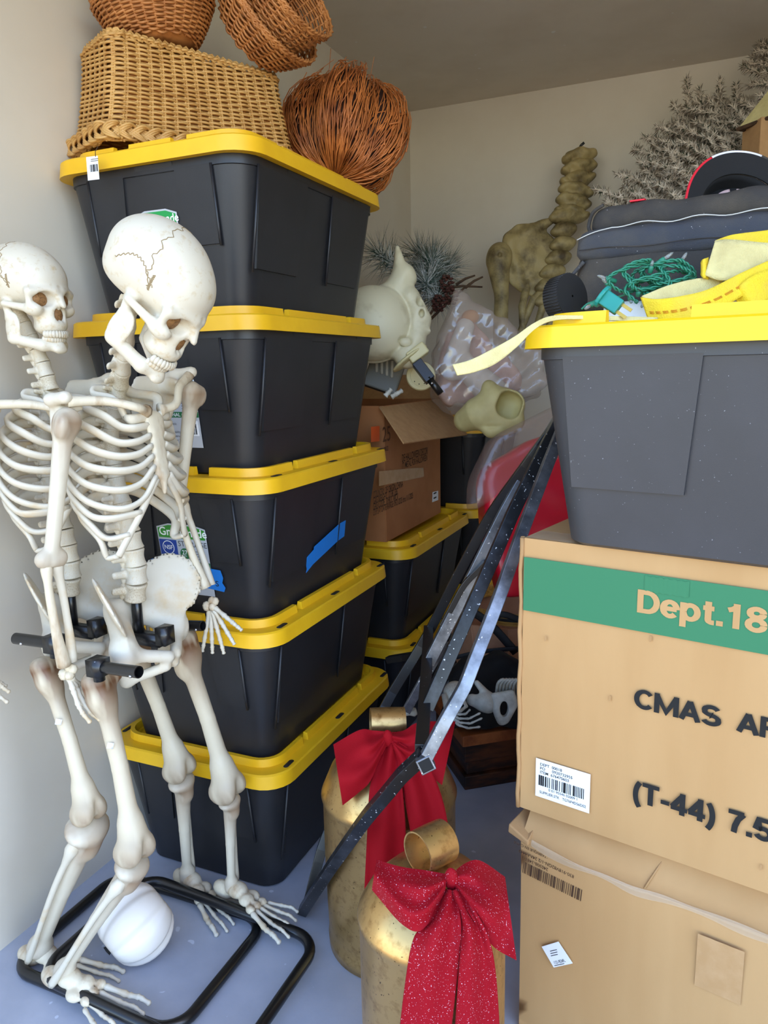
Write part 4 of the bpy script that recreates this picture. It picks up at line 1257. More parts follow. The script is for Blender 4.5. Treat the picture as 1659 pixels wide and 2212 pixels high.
    for a, b in rods:
        a, b = np.asarray(a, float), np.asarray(b, float)
        d = nrm(b - a)
        mb = MB().tube([a, b], 0.0125, 14, cap=False)
        mb.tube([b, a], 0.0105, 14, cap=False)
        mb.add([b + d * 0.0 + 0.0125 * (math.cos(t) * nrm(np.cross(d, FZ)) + math.sin(t) * np.cross(nrm(np.cross(d, FZ)), d)) for t in np.linspace(0, 2 * PI, 15)[:-1]] +
               [b + 0.0105 * (math.cos(t) * nrm(np.cross(d, FZ)) + math.sin(t) * np.cross(nrm(np.cross(d, FZ)), d)) for t in np.linspace(0, 2 * PI, 15)[:-1]],
               [(i, (i + 1) % 14, 14 + (i + 1) % 14, 14 + i) for i in range(14)])
        hr = put('hip_rod', mb, 'black_tube')
        put('button', MB().ball(a + d * np.linalg.norm(b - a) * 0.82 + V(0.006, -0.010, -0.006), 0.004, 8), 'steel', Matrix(), hr)
        put('bracket', MB().box(a, (0.034, 0.034, 0.036)), 'black_metal')
        put('bracket', MB().tube([a, a - V(0, 0, 0.03)], 0.012, 10), 'black_tube')
    # tube base
    x0, x1 = frame_x
    y0, y1 = frame_y
    r = 0.065
    pts = []
    for cx, cy, a0 in ((x1 - r, y1 - r, 0), (x0 + r, y1 - r, 90), (x0 + r, y0 + r, 180), (x1 - r, y0 + r, 270)):
        for k in range(9):
            t = math.radians(a0 + 90 * k / 8)
            pts.append((cx + r * math.cos(t), cy + r * math.sin(t), frame_z_[0] + frame_z_[1] * (-0.985 - cx - r * math.cos(t))))
    pts.append(pts[0]); pts.append(pts[1])
    put('base_frame', MB().tube(pts, 0.0135, 12, cap=False), 'black_tube')
    return root

def hand_px(cw, tips, Y, bend=0.0):
    """finger chains from the wrist pixel to the fingertip pixels in the plane y = Y"""
    c = ony(*cw, Y)
    out = []
    for (x, y), dy in tips:
        t = ony(x, y, Y + dy)
        d = t - c
        n = V(bend, 0, 0)
        out.append([c + d * 0.12, c + d * 0.50 + n * 0.5, c + d * 0.74 + n * 0.4, c + d * 0.89 + n * 0.2, t])
    return c, out, 0.0052
hL = hand_px((455, 1305), [((437, 1408), 0.0), ((459, 1412), 0.004), ((484, 1413), 0.002), ((507, 1393), -0.004), ((523, 1362), -0.012)], 1.42)
hR_c = ony(147, 1452, 1.085)
hR = (hR_c, [[hR_c + V(0, 0, -0.01), ony(158, 1490, 1.085), ony(170, 1525, 1.085), ony(180, 1543, 1.085), ony(196, 1562, 1.085)],
             [hR_c + V(0.004, 0, -0.01), ony(165, 1485, 1.10), ony(182, 1520, 1.10), ony(198, 1542, 1.10), ony(218, 1556, 1.10)],
             [hR_c + V(0.006, 0, -0.01), ony(172, 1480, 1.115), ony(190, 1508, 1.115), ony(205, 1522, 1.115), ony(220, 1532, 1.115)],
             [hR_c + V(0.004, 0, -0.01), ony(168, 1478, 1.13), ony(186, 1500, 1.13), ony(198, 1512, 1.13), ony(210, 1518, 1.13)],
             [hR_c + V(0.0, 0.01, -0.01), ony(156, 1478, 1.12), ony(166, 1500, 1.12), ony(172, 1515, 1.12), ony(178, 1524, 1.12)]], 0.0052)
ARMS = ((-1, (-1.142, 1.085, 1.335), (-1.193, 1.060, 1.045), (-1.196, 1.080, 0.825)),
        (1, (-1.092, 1.415, 1.378), (-1.158, 1.420, 1.105), (-1.089, 1.420, 0.905)))
s1 = 0.117
eye1 = ony(390, 708, 1.135)
t1, y1_ = math.radians(40), math.radians(10)
X_ = V(math.cos(t1) * math.cos(y1_), math.cos(t1) * math.sin(y1_), -math.sin(t1)); Yh = nrm(np.cross(FZ, X_)); Z_ = np.cross(X_, Yh)
hp1 = eye1 - (X_ * 0.80 + Yh * -0.275 + Z_ * -0.115) * s1
skeleton('life-size plastic skeleton with bowed head, standing in front of the other one', (0, 0, 0), (-1.349, -0.815), (0.0415, 0.058),
         [(-1.072, 1.095, 0.405), (-1.060, 1.415, 0.372)], [(-1.285, 1.052, 0.032), (-1.096, 1.442, 0.034)],
         [(-1.160, 1.125, 0.775), (-1.146, 1.375, 0.775)], (s1, hp1, t1, y1_), ARMS, (hL, hR),
         [(ony(212, 1440, 1.095), ony(300, 1452, 1.085)), (ony(362, 1350, 1.385), ony(438, 1352, 1.385))], (1.040, 1.405), None, (-0.04, -0.18))
ARMS2 = ((-1, (-1.172, 1.085, 1.335), (-1.262, 1.060, 1.045), (-1.272, 1.080, 0.825)), ARMS[1])
hR2 = (hR[0] + V(-0.075, 0, 0), [[p + V(-0.075, 0, 0) for p in f_] for f_ in hR[1]], hR[2])
s2 = 0.104
brow2 = ony(131, 630, 1.235)
hp2 = brow2 - (V(math.cos(0.03), 0, -math.sin(0.03)) * 0.93 + FZ * 0.05) * s2
skeleton('life-size plastic skeleton with level head, standing closest to the white wall', (-0.197, 0, -0.006), (-1.478, -0.985), (0.0135, 0.0),
         [(-1.193, 1.095, 0.468), (-1.212, 1.420, 0.392)], [(-1.425, 1.108, 0.0), (-1.262, 1.468, 0.0)],
         [(-1.312, 1.125, 0.785), (-1.300, 1.375, 0.765)], (s2, hp2, 0.03, 0.0), ARMS2, (hL, hR2),
         [(ony(118, 1390, 1.10), ony(34, 1379, 1.10))], (1.068, 1.432), None, (0.05, -0.36))

# ------------------------------------------------------------------ white pumpkin on the floor inside the base frames
pc = onz(262, 2012, 0.09) * V(1, 1, 0) + V(0.016, 0.032, 0)
pk = thing('pumpkin', 'white pumpkin lying on the floor inside the black base frames', 'pumpkin', pc)
mb = MB()
axp = nrm(V(-0.25, -0.55, -0.28)); ax1 = nrm(np.cross(axp, FZ)); ax2 = np.cross(axp, ax1)
cc = pc + V(0, 0, 0.094)
def lump(t, z): return 1.0 - 0.12 * abs(math.cos(3.5 * t)) ** 12
prof = []
for i in range(19):
    p = -PI / 2 + PI * i / 18
    prof.append((max(0.004, 0.094 * math.cos(p) ** 0.86), 0.084 * math.sin(p) - (0.016 * math.exp(-((abs(p) - PI / 2) / 0.25) ** 2)) * math.copysign(1, p)))
mb.lathe(prof, 64, cc, (ax1, ax2, axp), True, True, lump)
obj('pumpkin_body', mb, 'pumpkin_white', pk, rel(pc))
mb = MB().lathe([(0.014, 0.066), (0.010, 0.078), (0.012, 0.083), (0.002, 0.084)], 10, cc, (ax1, ax2, axp), True, True)
obj('stem', mb, 'slot_dark', pk, rel(pc))
# ------------------------------------------------------------------ golden bells with velvet bows
def sheet(mb, T, Bc, nu, nv, depth, thick=0.0):
    """T, Bc: pixel polylines (top / bottom edge); depth(u, v, x, y) along the view ray; closed pillow when thick"""
    T = cat_rom([(x, y, 0) for x, y in T], nu); Bc = cat_rom([(x, y, 0) for x, y in Bc], nu)
    def P(i, j, back):
        u, v = i / (nu - 1), j / (nv - 1)
        q = T[i] * (1 - v) + Bc[i] * v
        return atd(q[0], q[1], depth(u, v, q[0], q[1]) + (thick * math.sin(PI * v) ** 0.6 if back else 0))
    vs = [P(i, j, False) for i in range(nu) for j in range(nv)]
    fs = [(i * nv + j, i * nv + j + 1, (i + 1) * nv + j + 1, (i + 1) * nv + j) for i in range(nu - 1) for j in range(nv - 1)]
    if thick:
        o = len(vs)
        vs += [P(i, j, True) for i in range(nu) for j in range(nv)]
        fs += [(o + i * nv + j, o + (i + 1) * nv + j, o + (i + 1) * nv + j + 1, o + i * nv + j + 1) for i in range(nu - 1) for j in range(nv - 1)]
    mb.add(vs, fs)
    return mb
def bell(label, c, R, zr, zt, loop_axis, loop_r, loop_w, glitter, loops, tails, knot, dfun, group):
    c = np.asarray(c, float)
    root = thing('golden_bell', label, 'bell ornament', c, group=group)
    RB = rel(c)
    prof = [(R * 0.90, 0.0), (R * 0.965, 0.004), (R * 0.975, 0.030), (R * 0.955, 0.040), (R * 0.965, 0.06), (R * 0.985, zr * 0.5), (R * 0.985, zr - 0.02), (R * 1.0, zr - 0.008), (R * 1.012, zr), (R * 0.995, zr + 0.008),
            (R * 0.86, zr + (zt - zr) * 0.42), (R * 0.62, zr + (zt - zr) * 0.76), (R * 0.34, zr + (zt - zr) * 0.95), (R * 0.10, zt), (0.002, zt)]
    obj('bell_body', MB().lathe(prof, 64, c, None, True, True), 'gold', root, RB)
    la = nrm(loop_axis); lu = FZ - la * la[2]; lu = nrm(lu); lv = np.cross(la, lu)
    lc = c + V(0, 0, zt + loop_r * 0.88)
    k = loop_w / 2
    obj('hanging_loop', MB().lathe([(loop_r, -k), (loop_r * 1.02, 0), (loop_r, k), (loop_r - 0.003, k), (loop_r - 0.003, -k), (loop_r, -k)], 40, lc, (lu, lv, la)), 'gold', root, RB, auto=0.6)
    m = 'velvet_glitter' if glitter else 'velvet'
    bow = obj('bow', MB().ball(atd(knot[0], knot[1], dfun(*knot) - 0.012), (0.013, 0.010, 0.022), 12), m, root, RB)
    bow['label'] = 'red velvet bow'
    for q, (T, Bc) in enumerate(loops):
        def dep(u, v, x, y):
            fold = 0.011 * math.sin(v * 5 * PI + q) * (1 - u) ** 1.1 * min(1, u * 6) + 0.006 * math.sin(v * 8 + u * 7 + q * 2) * (0.3 + u)
            return dfun(x, y) - 0.008 - 0.030 * math.sin(PI * v) ** 0.8 * (0.25 + 0.75 * math.sin(min(1, u * 1.15) * PI * 0.62)) + fold
        lo_ = sheet(MB(), T, Bc, 22, 18, dep, 0.040)
        obj('bow_loop', lo_, m, bow)
    for q, (T, Bc) in enumerate(tails):
        def dep(u, v, x, y):
            return dfun(x, y) - 0.010 - 0.004 * q + 0.011 * math.sin(v * 2.8 * PI + q * 1.3 + 0.8 * math.sin(u * 3)) * (1 - 0.45 * u) + 0.005 * math.sin(u * 7 + v * 3)
        obj('bow_tail', sheet(MB(), T, Bc, 26, 14, dep), m, bow, solid=0.003)
    # gathered creases over the knot
    return root
def dA(x, y):
    dx = abs(x - 847) / 1620 * 1.75
    rr = 0.163 - math.sqrt(max(0.163 ** 2 - min(dx, 0.15) ** 2, 0.0))
    return float(np.interp(y, [1560, 1600, 1690, 1770, 2000], [1.725, 1.715, 1.665, 1.638, 1.69])) + 0.45 * rr
bell('tall golden bell with red velvet bow behind the smaller bell', (-0.672, 1.524, 0), 0.163, 0.405, 0.548, CR * 0.98 + CF * 0.1, 0.036, 0.082, False,
     [([(834, 1580), (806, 1578), (776, 1577), (720, 1608)], [(836, 1608), (802, 1684), (775, 1712), (740, 1740)]),
      ([(840, 1582), (872, 1578), (906, 1560), (984, 1558)], [(842, 1612), (890, 1652), (918, 1668), (955, 1696)])],
     [([(832, 1605), (812, 1660), (799, 1700), (794, 1782), (786, 1950), (783, 2000)], [(858, 1608), (866, 1680), (872, 1740), (876, 1800), (872, 1880), (866, 1960)]),
      ([(842, 1606), (862, 1670), (877, 1739), (890, 1814), (898, 1850)], [(862, 1604), (915, 1640), (942, 1687), (963, 1755), (974, 1830)])],
     (838, 1596), dA, None)
def dB(x, y):
    dx = abs(x - 940) / 1620 * 1.35
    rr = 0.136 - math.sqrt(max(0.136 ** 2 - min(dx, 0.125) ** 2, 0.0))
    return float(np.interp(y, [1850, 1890, 1980, 2060, 2300], [1.325, 1.310, 1.255, 1.228, 1.268])) + 0.45 * rr
bell('smaller golden bell with glittering red velvet bow at the front', (-0.423, 1.143, 0), 0.136, 0.430, 0.528, nrm(CR * 0.78 + CF * 0.62 + FZ * 0.1), 0.038, 0.066, True,
     [([(965, 1888), (920, 1880), (866, 1872), (813, 1857)], [(962, 1925), (915, 2006), (870, 1998), (803, 1922)]),
      ([(978, 1884), (1010, 1862), (1040, 1860), (1091, 1894)], [(985, 1925), (1024, 1990), (1066, 2045), (1116, 2075)])],
     [([(958, 1920), (925, 1990), (894, 2025), (876, 2120), (855, 2300)], [(985, 1925), (992, 1970), (996, 2020), (988, 2110), (965, 2300)]),
      ([(972, 1925), (990, 1975), (998, 2020), (990, 2110), (978, 2300)], [(998, 1918), (1030, 1975), (1056, 2027), (1072, 2110), (1084, 2300)])],
     (975, 1900), dB, None)

# ------------------------------------------------------------------ folded black steel stand
FT = onz(654, 1968, 0.012)
JN = atd(914, 1632, 1.45)
fr = thing('folded_steel_stand', 'folded black square-tube steel stand leaning among the bells and cartons', 'metal stand', FT)
FRB = rel(FT)
def bar(pts, w, m, name='square_tube', n=1):
    P = []
    for i in range(len(pts) - 1):
        for k in range(6): P.append(pts[i] + (pts[i + 1] - pts[i]) * k / 6)
    P.append(pts[-1])
    P = np.array(P)
    for _ in range(2): P[1:-1] = (P[:-2] + 2 * P[1:-1] + P[2:]) / 4
    return obj(name, MB().tube(P, w / 2, 4, up=CF, square=True), m, fr, FRB, smooth=False, bevel=0.0012)
def pj(l): return [atd(x, y, t) for x, y, t in l]
bar([FT, atd(715, 1873, 1.715), atd(792, 1765, 1.545), atd(842, 1706, 1.505), atd(868, 1674, 1.482), JN], 0.025, 'frame_metal')
bar([FT + V(0.004, 0.02, 0.008)] + pj([(700, 1812, 2.0), (834, 1518, 2.12), (925, 1370, 2.10), (985, 1250, 2.02), (1060, 1110, 1.92), (1152, 985, 1.80), (1235, 872, 1.80)]), 0.026, 'black_metal')
bar(pj([(921, 1634, 1.435), (965, 1550, 1.44), (1003, 1484, 1.45), (1024, 1428, 1.46), (1076, 1296, 1.50), (1128, 1148, 1.56), (1190, 985, 1.66), (1225, 900, 1.72)]), 0.024, 'frame_silver')
bar(pj([(922, 1530, 1.66), (1010, 1330, 1.68), (1066, 1205, 1.70), (1112, 1098, 1.72), (1182, 958, 1.75), (1240, 850, 1.79)]), 0.028, 'frame_metal')
bar(pj([(926, 1432, 1.90), (1012, 1262, 1.88), (1094, 1098, 1.85), (1172, 965, 1.84), (1240, 850, 1.84)]), 0.029, 'frame_silver')
bar(pj([(911, 1622, 1.465), (915, 1560, 1.585), (919, 1490, 1.75), (926, 1360, 2.09)]), 0.027, 'black_metal')
bar(pj([(878, 1535, 2.0), (935, 1432, 1.96), (960, 1390, 1.9)]), 0.022, 'frame_silver')
bar(pj([(955, 1352, 1.89), (1002, 1262, 1.86), (1050, 1215, 1.84)]), 0.014, 'black_metal')
bar(pj([(838, 1425, 2.25), (880, 1418, 2.2), (940, 1410, 2.05)]), 0.020, 'black_metal')
ne = obj('open_end', MB().box(JN + CR * 0.004 - CU * 0.010 - CF * 0.010, (0.030, 0.030, 0.036), (nrm(CR + 0.5 * CU), nrm(CU - 0.5 * CR), CF)), 'frame_silver', fr, FRB, smooth=False, bevel=0.002)
obj('tube_mouth', MB().box(JN + CR * 0.004 - CU * 0.010 - CF * 0.0285, (0.023, 0.023, 0.001), (nrm(CR + 0.5 * CU), nrm(CU - 0.5 * CR), CF)), 'slot_dark', ne, None, smooth=False)

# ------------------------------------------------------------------ baskets on the top tote
def weave(S, nst, rows, rw, amp, closed=True, per=4, double=True, v0=0.02, v1=0.98, rs=None):
    """S(u, v) surface; returns woven rows and upright stakes as meshes"""
    mw, ms = MB(), MB()
    e = 1e-3
    def nor(u, v):
        du = S(u + e, v) - S(u - e, v); dv = S(u, min(v + e, 1)) - S(u, max(v - e, 0))
        return nrm(np.cross(du, dv))
    n = nst * per
    U_ = np.arange(n + (1 if closed else 0)) / n
    for k in range(rows):
        v = v0 + (v1 - v0) * k / (rows - 1)
        pts = []
        for i, u in enumerate(U_):
            ph = PI * (u * nst + (k % 2)) 
            vv = v + 0.25 / rows * math.sin(u * 37 + k * 0.7) * (0 if rs is None else 1)
            pts.append(S(u, vv) + nor(u, vv) * amp * math.sin(ph))
        mw.tube(pts, rw, 4, cap=not closed)
    for j in range(nst):
        u = (j + 0.5 - 0.5) / nst
        for d in ((-0.11, 0.11) if double else (0.0,)):
            ms.tube([S(u + d / nst, t) for t in np.linspace(0, 1, 9)], rw * 0.8, 5)
    return mw, ms
def braid(path, r, w, strands=3, wires=3, turns=12, out=None):
    """plait of several strands, each of parallel wires, along a path"""
    path = np.asarray(path, float)
    m = len(path)
    T = np.gradient(path, axis=0); T /= np.linalg.norm(T, axis=1)[:, None]
    res = []
    for s in range(strands):
        mb = MB()
        for q in range(wires):
            P = []
            for i in range(m):
                n = np.asarray(out(i), float) if out else FZ
                n = nrm(n - T[i] * np.dot(n, T[i])); b = np.cross(T[i], n)
                th = 2 * PI * (turns * i / (m - 1) + s / strands)
                P.append(path[i] + b * (w * math.sin(th) + (q - (wires - 1) / 2) * r * 1.9 * math.cos(th) * 0.9) + n * (w * 0.45 * math.sin(2 * th) + (q - (wires - 1) / 2) * r * 1.7 * abs(math.sin(th)) * 0.5))
            mb.tube(P, r, 5)
        res.append(mb)
    return res
# big rectangular basket, mouth down on the yellow lid
LIDZ = 4 * TP + 0.4085
bA = onz(238, 62, 2.215); bB = onz(606, 166, 2.215)
dl = nrm((bB - bA) * V(1, 1, 0)); ds = V(-dl[1], dl[0], 0)     # along the long side / away from it
Ltop = float(np.linalg.norm((bB - bA)[:2]))
Wtop = 0.20
bc = (bA + bB) / 2 + ds * Wtop / 2
bc = V(bc[0], bc[1], LIDZ)
bk = thing('wicker_hamper', 'large rectangular light wicker basket lying mouth down on the topmost tote', 'basket', bc)
KB = rel(bc)
HB = 2.215 - LIDZ
def rr_pt(u, w, l, r):
    per = [l - 2 * r, PI / 2 * r, w - 2 * r, PI / 2 * r] * 2
    tot = sum(per)
    s = (u % 1.0) * tot
    segs = [(V(-l / 2 + r, -w / 2), V(1, 0)), None, (V(l / 2, -w / 2 + r), V(0, 1)), None, (V(l / 2 - r, w / 2), V(-1, 0)), None, (V(-l / 2, w / 2 - r), V(0, -1)), None]
    cen = [None, V(l / 2 - r, -w / 2 + r), None, V(l / 2 - r, w / 2 - r), None, V(-l / 2 + r, w / 2 - r), None, V(-l / 2 + r, -w / 2 + r)]
    a0 = [0, -PI / 2, 0, 0, 0, PI / 2, 0, PI]
    for k in range(8):
        if s <= per[k] or k == 7:
            if segs[k] is not None: return segs[k][0] + segs[k][1] * s
            t = a0[k] + s / r
            return cen[k] + V(math.cos(t), math.sin(t)) * r
        s -= per[k]
def Sbk(u, v):   # v 0 at the lid, 1 at the upturned bottom
    l = Ltop + 0.075 * (1 - v) ** 1.6; w = Wtop + 0.05 * (1 - v)
    p = rr_pt(u, w, l, 0.035)
    return bc + dl * p[0] + ds * p[1] + FZ * (0.012 + (HB - 0.02) * v)
mw, ms = weave(Sbk, 44, 43, 0.0037, 0.0046, rs=1, per=6)
tag(obj('weave', mw, 'wicker', bk, KB), kind='stuff')
tag(obj('stakes', ms, 'wicker', bk, KB), kind='stuff')
mb = MB()
mb.rings([[Sbk(i / 40, v) * 1.0 - FZ * 0.0 for i in range(40)] for v in (0.02, 0.5, 0.985)], True, False, True)
ctr = bc + FZ * HB * 0.5
me_in = mb
me_in.v = [tuple(np.array(p) + nrm((ctr - np.array(p)) * V(1, 1, 0)) * 0.006) for p in me_in.v]
obj('lining', me_in, 'wicker_dark', bk, KB)
top = [Sbk(i / 160, 1.0) + FZ * 0.006 for i in range(161)]
for s in braid(top, 0.0032, 0.0085, 3, 3, 24, out=lambda i: nrm(np.array(top[i]) - ctr)): obj('braid_strand', s, 'wicker', bk, KB)
bot = [Sbk(i / 200, 0.04) + nrm((np.array(Sbk(i / 200, 0.04)) - bc) * V(1, 1, 0)) * 0.012 + FZ * 0.012 for i in range(201)]
for s in braid(bot, 0.0036, 0.017, 4, 3, 11, out=lambda i: nrm((np.array(bot[i]) - bc) * V(1, 1, 0))): obj('braid_strand', s, 'wicker', bk, KB)
# paper tag hanging from the basket over the rim of the lid
tg0 = ony(212, 352, 1.455)
tp = thing('price_tag', 'white paper barcode tag hanging over the rim of the top yellow lid', 'tag', ony(206, 388, 1.452))
tb = V(*tp.location)
ft = Face(ony(190, 390, 1.448), nrm(V(1, 0.03, -0.02)), nrm(V(0.22, 0.0, 1)), tp, tb)
card = ft.rect(0, 0, 0.034, 0.052, 'paper_white', 0, name='card')
ft.bars(0.006, 0.018, 0.022, 0.016, 12, 'print_black', 0.0006)
for q in range(2): ft.rect(0.005, 0.041 + 0.004 * q, 0.022, 0.0012, 'label_dark', 0.0005)
obj('string', MB().tube([ft.pt(0.018, 0.050), ft.pt(0.018, 0.062, 0.002), ft.pt(0.014, 0.075, -0.010)], 0.0009, 5), 'bark', tp, rel(tb))

def round_basket(label, c, axis, r0, r1, h, m, nst=30, rows=23, rim=True, spread=1.0, ell=1.0, inner=True):
    """woven bowl; axis points out of its mouth; c centre of its bottom"""
    ax = nrm(axis); a1 = nrm(np.cross(ax, V(0.3, 0.2, 1) if abs(ax[2]) < 0.9 else V(1, 0, 0))); a2 = np.cross(ax, a1)
    c = np.asarray(c, float)
    root = thing('round_basket', label, 'basket', c, group=None)
    KB = rel(c)
    def S(u, v):
        r = r0 + (r1 - r0) * v ** 0.7
        t = 2 * PI * u
        return c + ax * h * v + (a1 * math.cos(t) + a2 * math.sin(t) * ell) * r
    mw, ms = weave(S, nst, rows, 0.0034, 0.0044, double=False, per=5, rs=1)
    tag(obj('weave', mw, m, root, KB), kind='stuff')
    tag(obj('stakes', ms, m, root, KB), kind='stuff')
    if inner: mb = MB().rings([[S(i / 28, v) - (S(i / 28, v) - c - ax * h * v) * 0.03 for i in range(28)] for v in (0.0, 0.5, 0.97)], True, True, False)
    else: mb = MB().lathe([(0.002, 0.0), (r0, 0.0), (r0, 0.004), (0.002, 0.004)], 24, c, (a1, a2, ax))
    obj('lining' if inner else 'basket_bottom', mb, 'wicker_dark', root, KB, solid=0.002)
    rp = [S(i / 90, 1.0) for i in range(91)]
    for s in braid(rp, 0.0030, 0.0075, 3, 2, 20, out=lambda i: nrm(np.array(rp[i]) - c - ax * h)): obj('braid_strand', s, m, root, KB)
    return root
# on the upturned hamper: two nested bowls on the left, two tilted ones on the right
c1 = onz(322, 62, 2.235); c1 = c1 + _h * 0.10
round_basket('dark woven round basket, outer one of the nested pair near the ceiling', (c1[0], c1[1], 2.232), (-0.10, -0.05, 1), 0.085, 0.150, 0.10, 'wicker_dark')
round_basket('dark woven round basket set inside another, highest near the ceiling', (c1[0] - 0.006, c1[1] + 0.0, 2.247), (-0.04, -0.08, 1), 0.060, 0.120, 0.150, 'wicker_dark')
c2ax = nrm(V(0.8, -0.10, 0.42))
c2 = atd(562, 86, 2.02) - c2ax * 0.03 + V(0, 0, 0.036)
round_basket('brown woven round basket tipped on its side with its mouth towards the door', c2, c2ax, 0.078, 0.136, 0.160, 'wicker_dark', inner=False)
round_basket('brown woven round basket holding the tipped one inside it', c2 - c2ax * 0.014, c2ax, 0.092, 0.150, 0.098, 'wicker_dark', rows=16, inner=False)

# ------------------------------------------------------------------ twig pumpkin
pcen = atd(748, 288, 2.36)
PR = 0.195
paxis = nrm(atd(775, 165, 2.33) - atd(722, 378, 2.24))
pb1 = nrm(np.cross(paxis, CF)); pb2 = np.cross(paxis, pb1)
tw = thing('twig_pumpkin', 'pumpkin woven from orange-brown twigs at the far end of the topmost lid', 'decoration', pcen - FZ * PR)
WB = rel(pcen - FZ * PR)
def twp(t, p, k=1.0):
    lob = 1.0 - 0.26 * abs(math.cos(2.5 * t + 0.9)) ** 4
    r = PR * lob * k * (1.02 - 0.10 * abs(math.sin(p)) ** 3)
    q = math.cos(p) ** 0.8 if math.cos(p) > 0 else 0
    return pcen + (pb1 * math.cos(t) + pb2 * math.sin(t)) * r * q + paxis * PR * 0.96 * math.sin(p) * (1 - 0.10 * abs(math.sin(p)) ** 6) * k
rs = random.Random(11)
mt = MB()
for i in range(520):
    t = rs.uniform(0, 2 * PI); k = rs.uniform(0.92, 1.04)
    p0, p1 = sorted((rs.uniform(-1.5, 0.2), rs.uniform(0.0, 1.5)))
    if rs.random() < 0.6: p0 = -1.5
    dt = rs.uniform(-0.30, 0.30); wob = rs.uniform(0, 6); am = rs.uniform(0.0, 0.09)
    n = 11
    pts = [twp(t + dt * s + am * math.sin(s * 9 + wob), p0 + (p1 - p0) * s, k + 0.02 * math.sin(s * 7 + wob)) for s in np.linspace(0, 1, n)]
    if rs.random() < 0.10:
        pts[-1] = pts[-1] + (pts[-1] - pts[-3]) * 0.9 + V(rs.uniform(-.02, .02), rs.uniform(-.02, .02), rs.uniform(-.01, .03))
    r = rs.uniform(0.0015, 0.0033)
    mt.tube(pts, [r * (1 - 0.5 * s) for s in np.linspace(0, 1, n)], 4, cap=False)
tag(obj('twigs', mt, 'twig', tw, WB), kind='stuff')
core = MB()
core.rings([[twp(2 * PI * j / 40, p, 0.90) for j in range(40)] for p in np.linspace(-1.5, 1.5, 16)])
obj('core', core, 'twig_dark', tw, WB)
ms_ = MB()
for i in range(45):
    a = rs.uniform(0, 2 * PI); q = rs.uniform(0, 0.022)
    b0 = pcen + paxis * PR * 0.80 + (pb1 * math.cos(a) + pb2 * math.sin(a)) * q
    ms_.tube([b0, b0 + paxis * 0.04, b0 + paxis * rs.uniform(0.055, 0.085) + V(rs.uniform(-.008, .008), rs.uniform(-.008, .008), 0)], 0.0019, 4)
tag(obj('stem', ms_, 'twig', tw, WB), kind='stuff')
# ------------------------------------------------------------------ open carton on the second column
cx0, cx1, cy0, cy1, cz0, cz1 = -1.50, -1.062, 2.43, 3.02, TP + 0.4085, 1.283
oc = thing('open_carton', 'open orange-brown cardboard carton with one flap folded out, behind the tall stack', 'cardboard box', ((cx0 + cx1) / 2, (cy0 + cy1) / 2, cz0))
ob = V(*oc.location)
mb = MB()
t_ = 0.005
for c, s in ((((cx0 + cx1) / 2, cy0, (cz0 + cz1) / 2), (cx1 - cx0, t_, cz1 - cz0)), (((cx0 + cx1) / 2, cy1, (cz0 + cz1) / 2), (cx1 - cx0, t_, cz1 - cz0)),
             ((cx0, (cy0 + cy1) / 2, (cz0 + cz1) / 2), (t_, cy1 - cy0, cz1 - cz0)), ((cx1, (cy0 + cy1) / 2, (cz0 + cz1) / 2), (t_, cy1 - cy0, cz1 - cz0)),
             (((cx0 + cx1) / 2, (cy0 + cy1) / 2, cz0 + t_ / 2), (cx1 - cx0, cy1 - cy0, t_))):
    mb.box(c, s)
obj('carton_walls', mb, 'cardboard_orange', oc, rel(ob), smooth=False)
fa, fb = V(cx1, cy0 - 0.03, cz1), V(cx1, cy1, cz1)
fd = atd(873, 957, 2.47)
_n = np.cross(fb - fa, fd - fa)
fc = CP + ray(1010, 938) * (np.dot(fa - CP, _n) / np.dot(ray(1010, 938), _n))
n_ = nrm(np.cross(fb - fa, fd - fa)) * 0.005
mb = MB().hexa([fa, fb, fc, fd, fa + n_, fb + n_, fc + n_, fd + n_])
obj('flap', mb, 'cardboard_flap', oc, rel(ob), smooth=False)
mb = MB().hexa([V(cx0, cy1, cz1), V(cx1, cy1, cz1), V(cx1 - 0.02, cy1 + 0.10, cz1 + 0.10), V(cx0, cy1 + 0.10, cz1 + 0.10), V(cx0, cy1 + 0.005, cz1), V(cx1, cy1 + 0.005, cz1), V(cx1 - 0.02, cy1 + 0.105, cz1 + 0.10), V(cx0, cy1 + 0.105, cz1 + 0.10)])
obj('flap', mb, 'cardboard_flap', oc, rel(ob), smooth=False)
F = Face(V(cx1 + 0.0035, cy0, cz0), (0, 1, 0), (0, 0, 1), oc, ob)
def px_line(s, x, y, size, m, width=0.7):
    a, b = px_ab(F, x, y)
    F.text(s, a, b, size, m, 0.006, width=width)
px_line('25', 826, 955, 0.075, 'print_faded', 1.0)
px_line('PRICE', 829, 975, 0.022, 'print_brown')
px_line('DE HALLOWEEN DECOR', 868, 998, 0.040, 'print_brown', 0.62)
px_line('(T) METAL FOR HALLOWEEN', 868, 1013, 0.034, 'print_brown', 0.62)
px_line('COUNTRY OF ORIGIN: CHINA', 806, 1077, 0.036, 'print_brown', 0.55)
px_line('GAS WEIGHT:  17.38  LBS', 806, 1090, 0.036, 'print_brown', 0.55)
px_line('GAS CODE:  7190.1  WCV', 806, 1102, 0.036, 'print_brown', 0.55)
px_line('DISPLAY DATE RANGE: 09/21/2025 thru 11/1/2025', 806, 1114, 0.032, 'print_brown', 0.55)
pts = [px_ab(F, x, y) for x, y in ((818, 1050), (915, 1030), (914, 1010), (880, 1012), (818, 1018))]
F.poly(pts, 'tape_clear', 0.0008, 'torn_patch')
pts = [px_ab(F, x, y) for x, y in ((801, 955), (819, 953), (819, 920), (801, 922))]
F.poly(pts, 'tape_orange', 0.0008, 'orange_sticker')
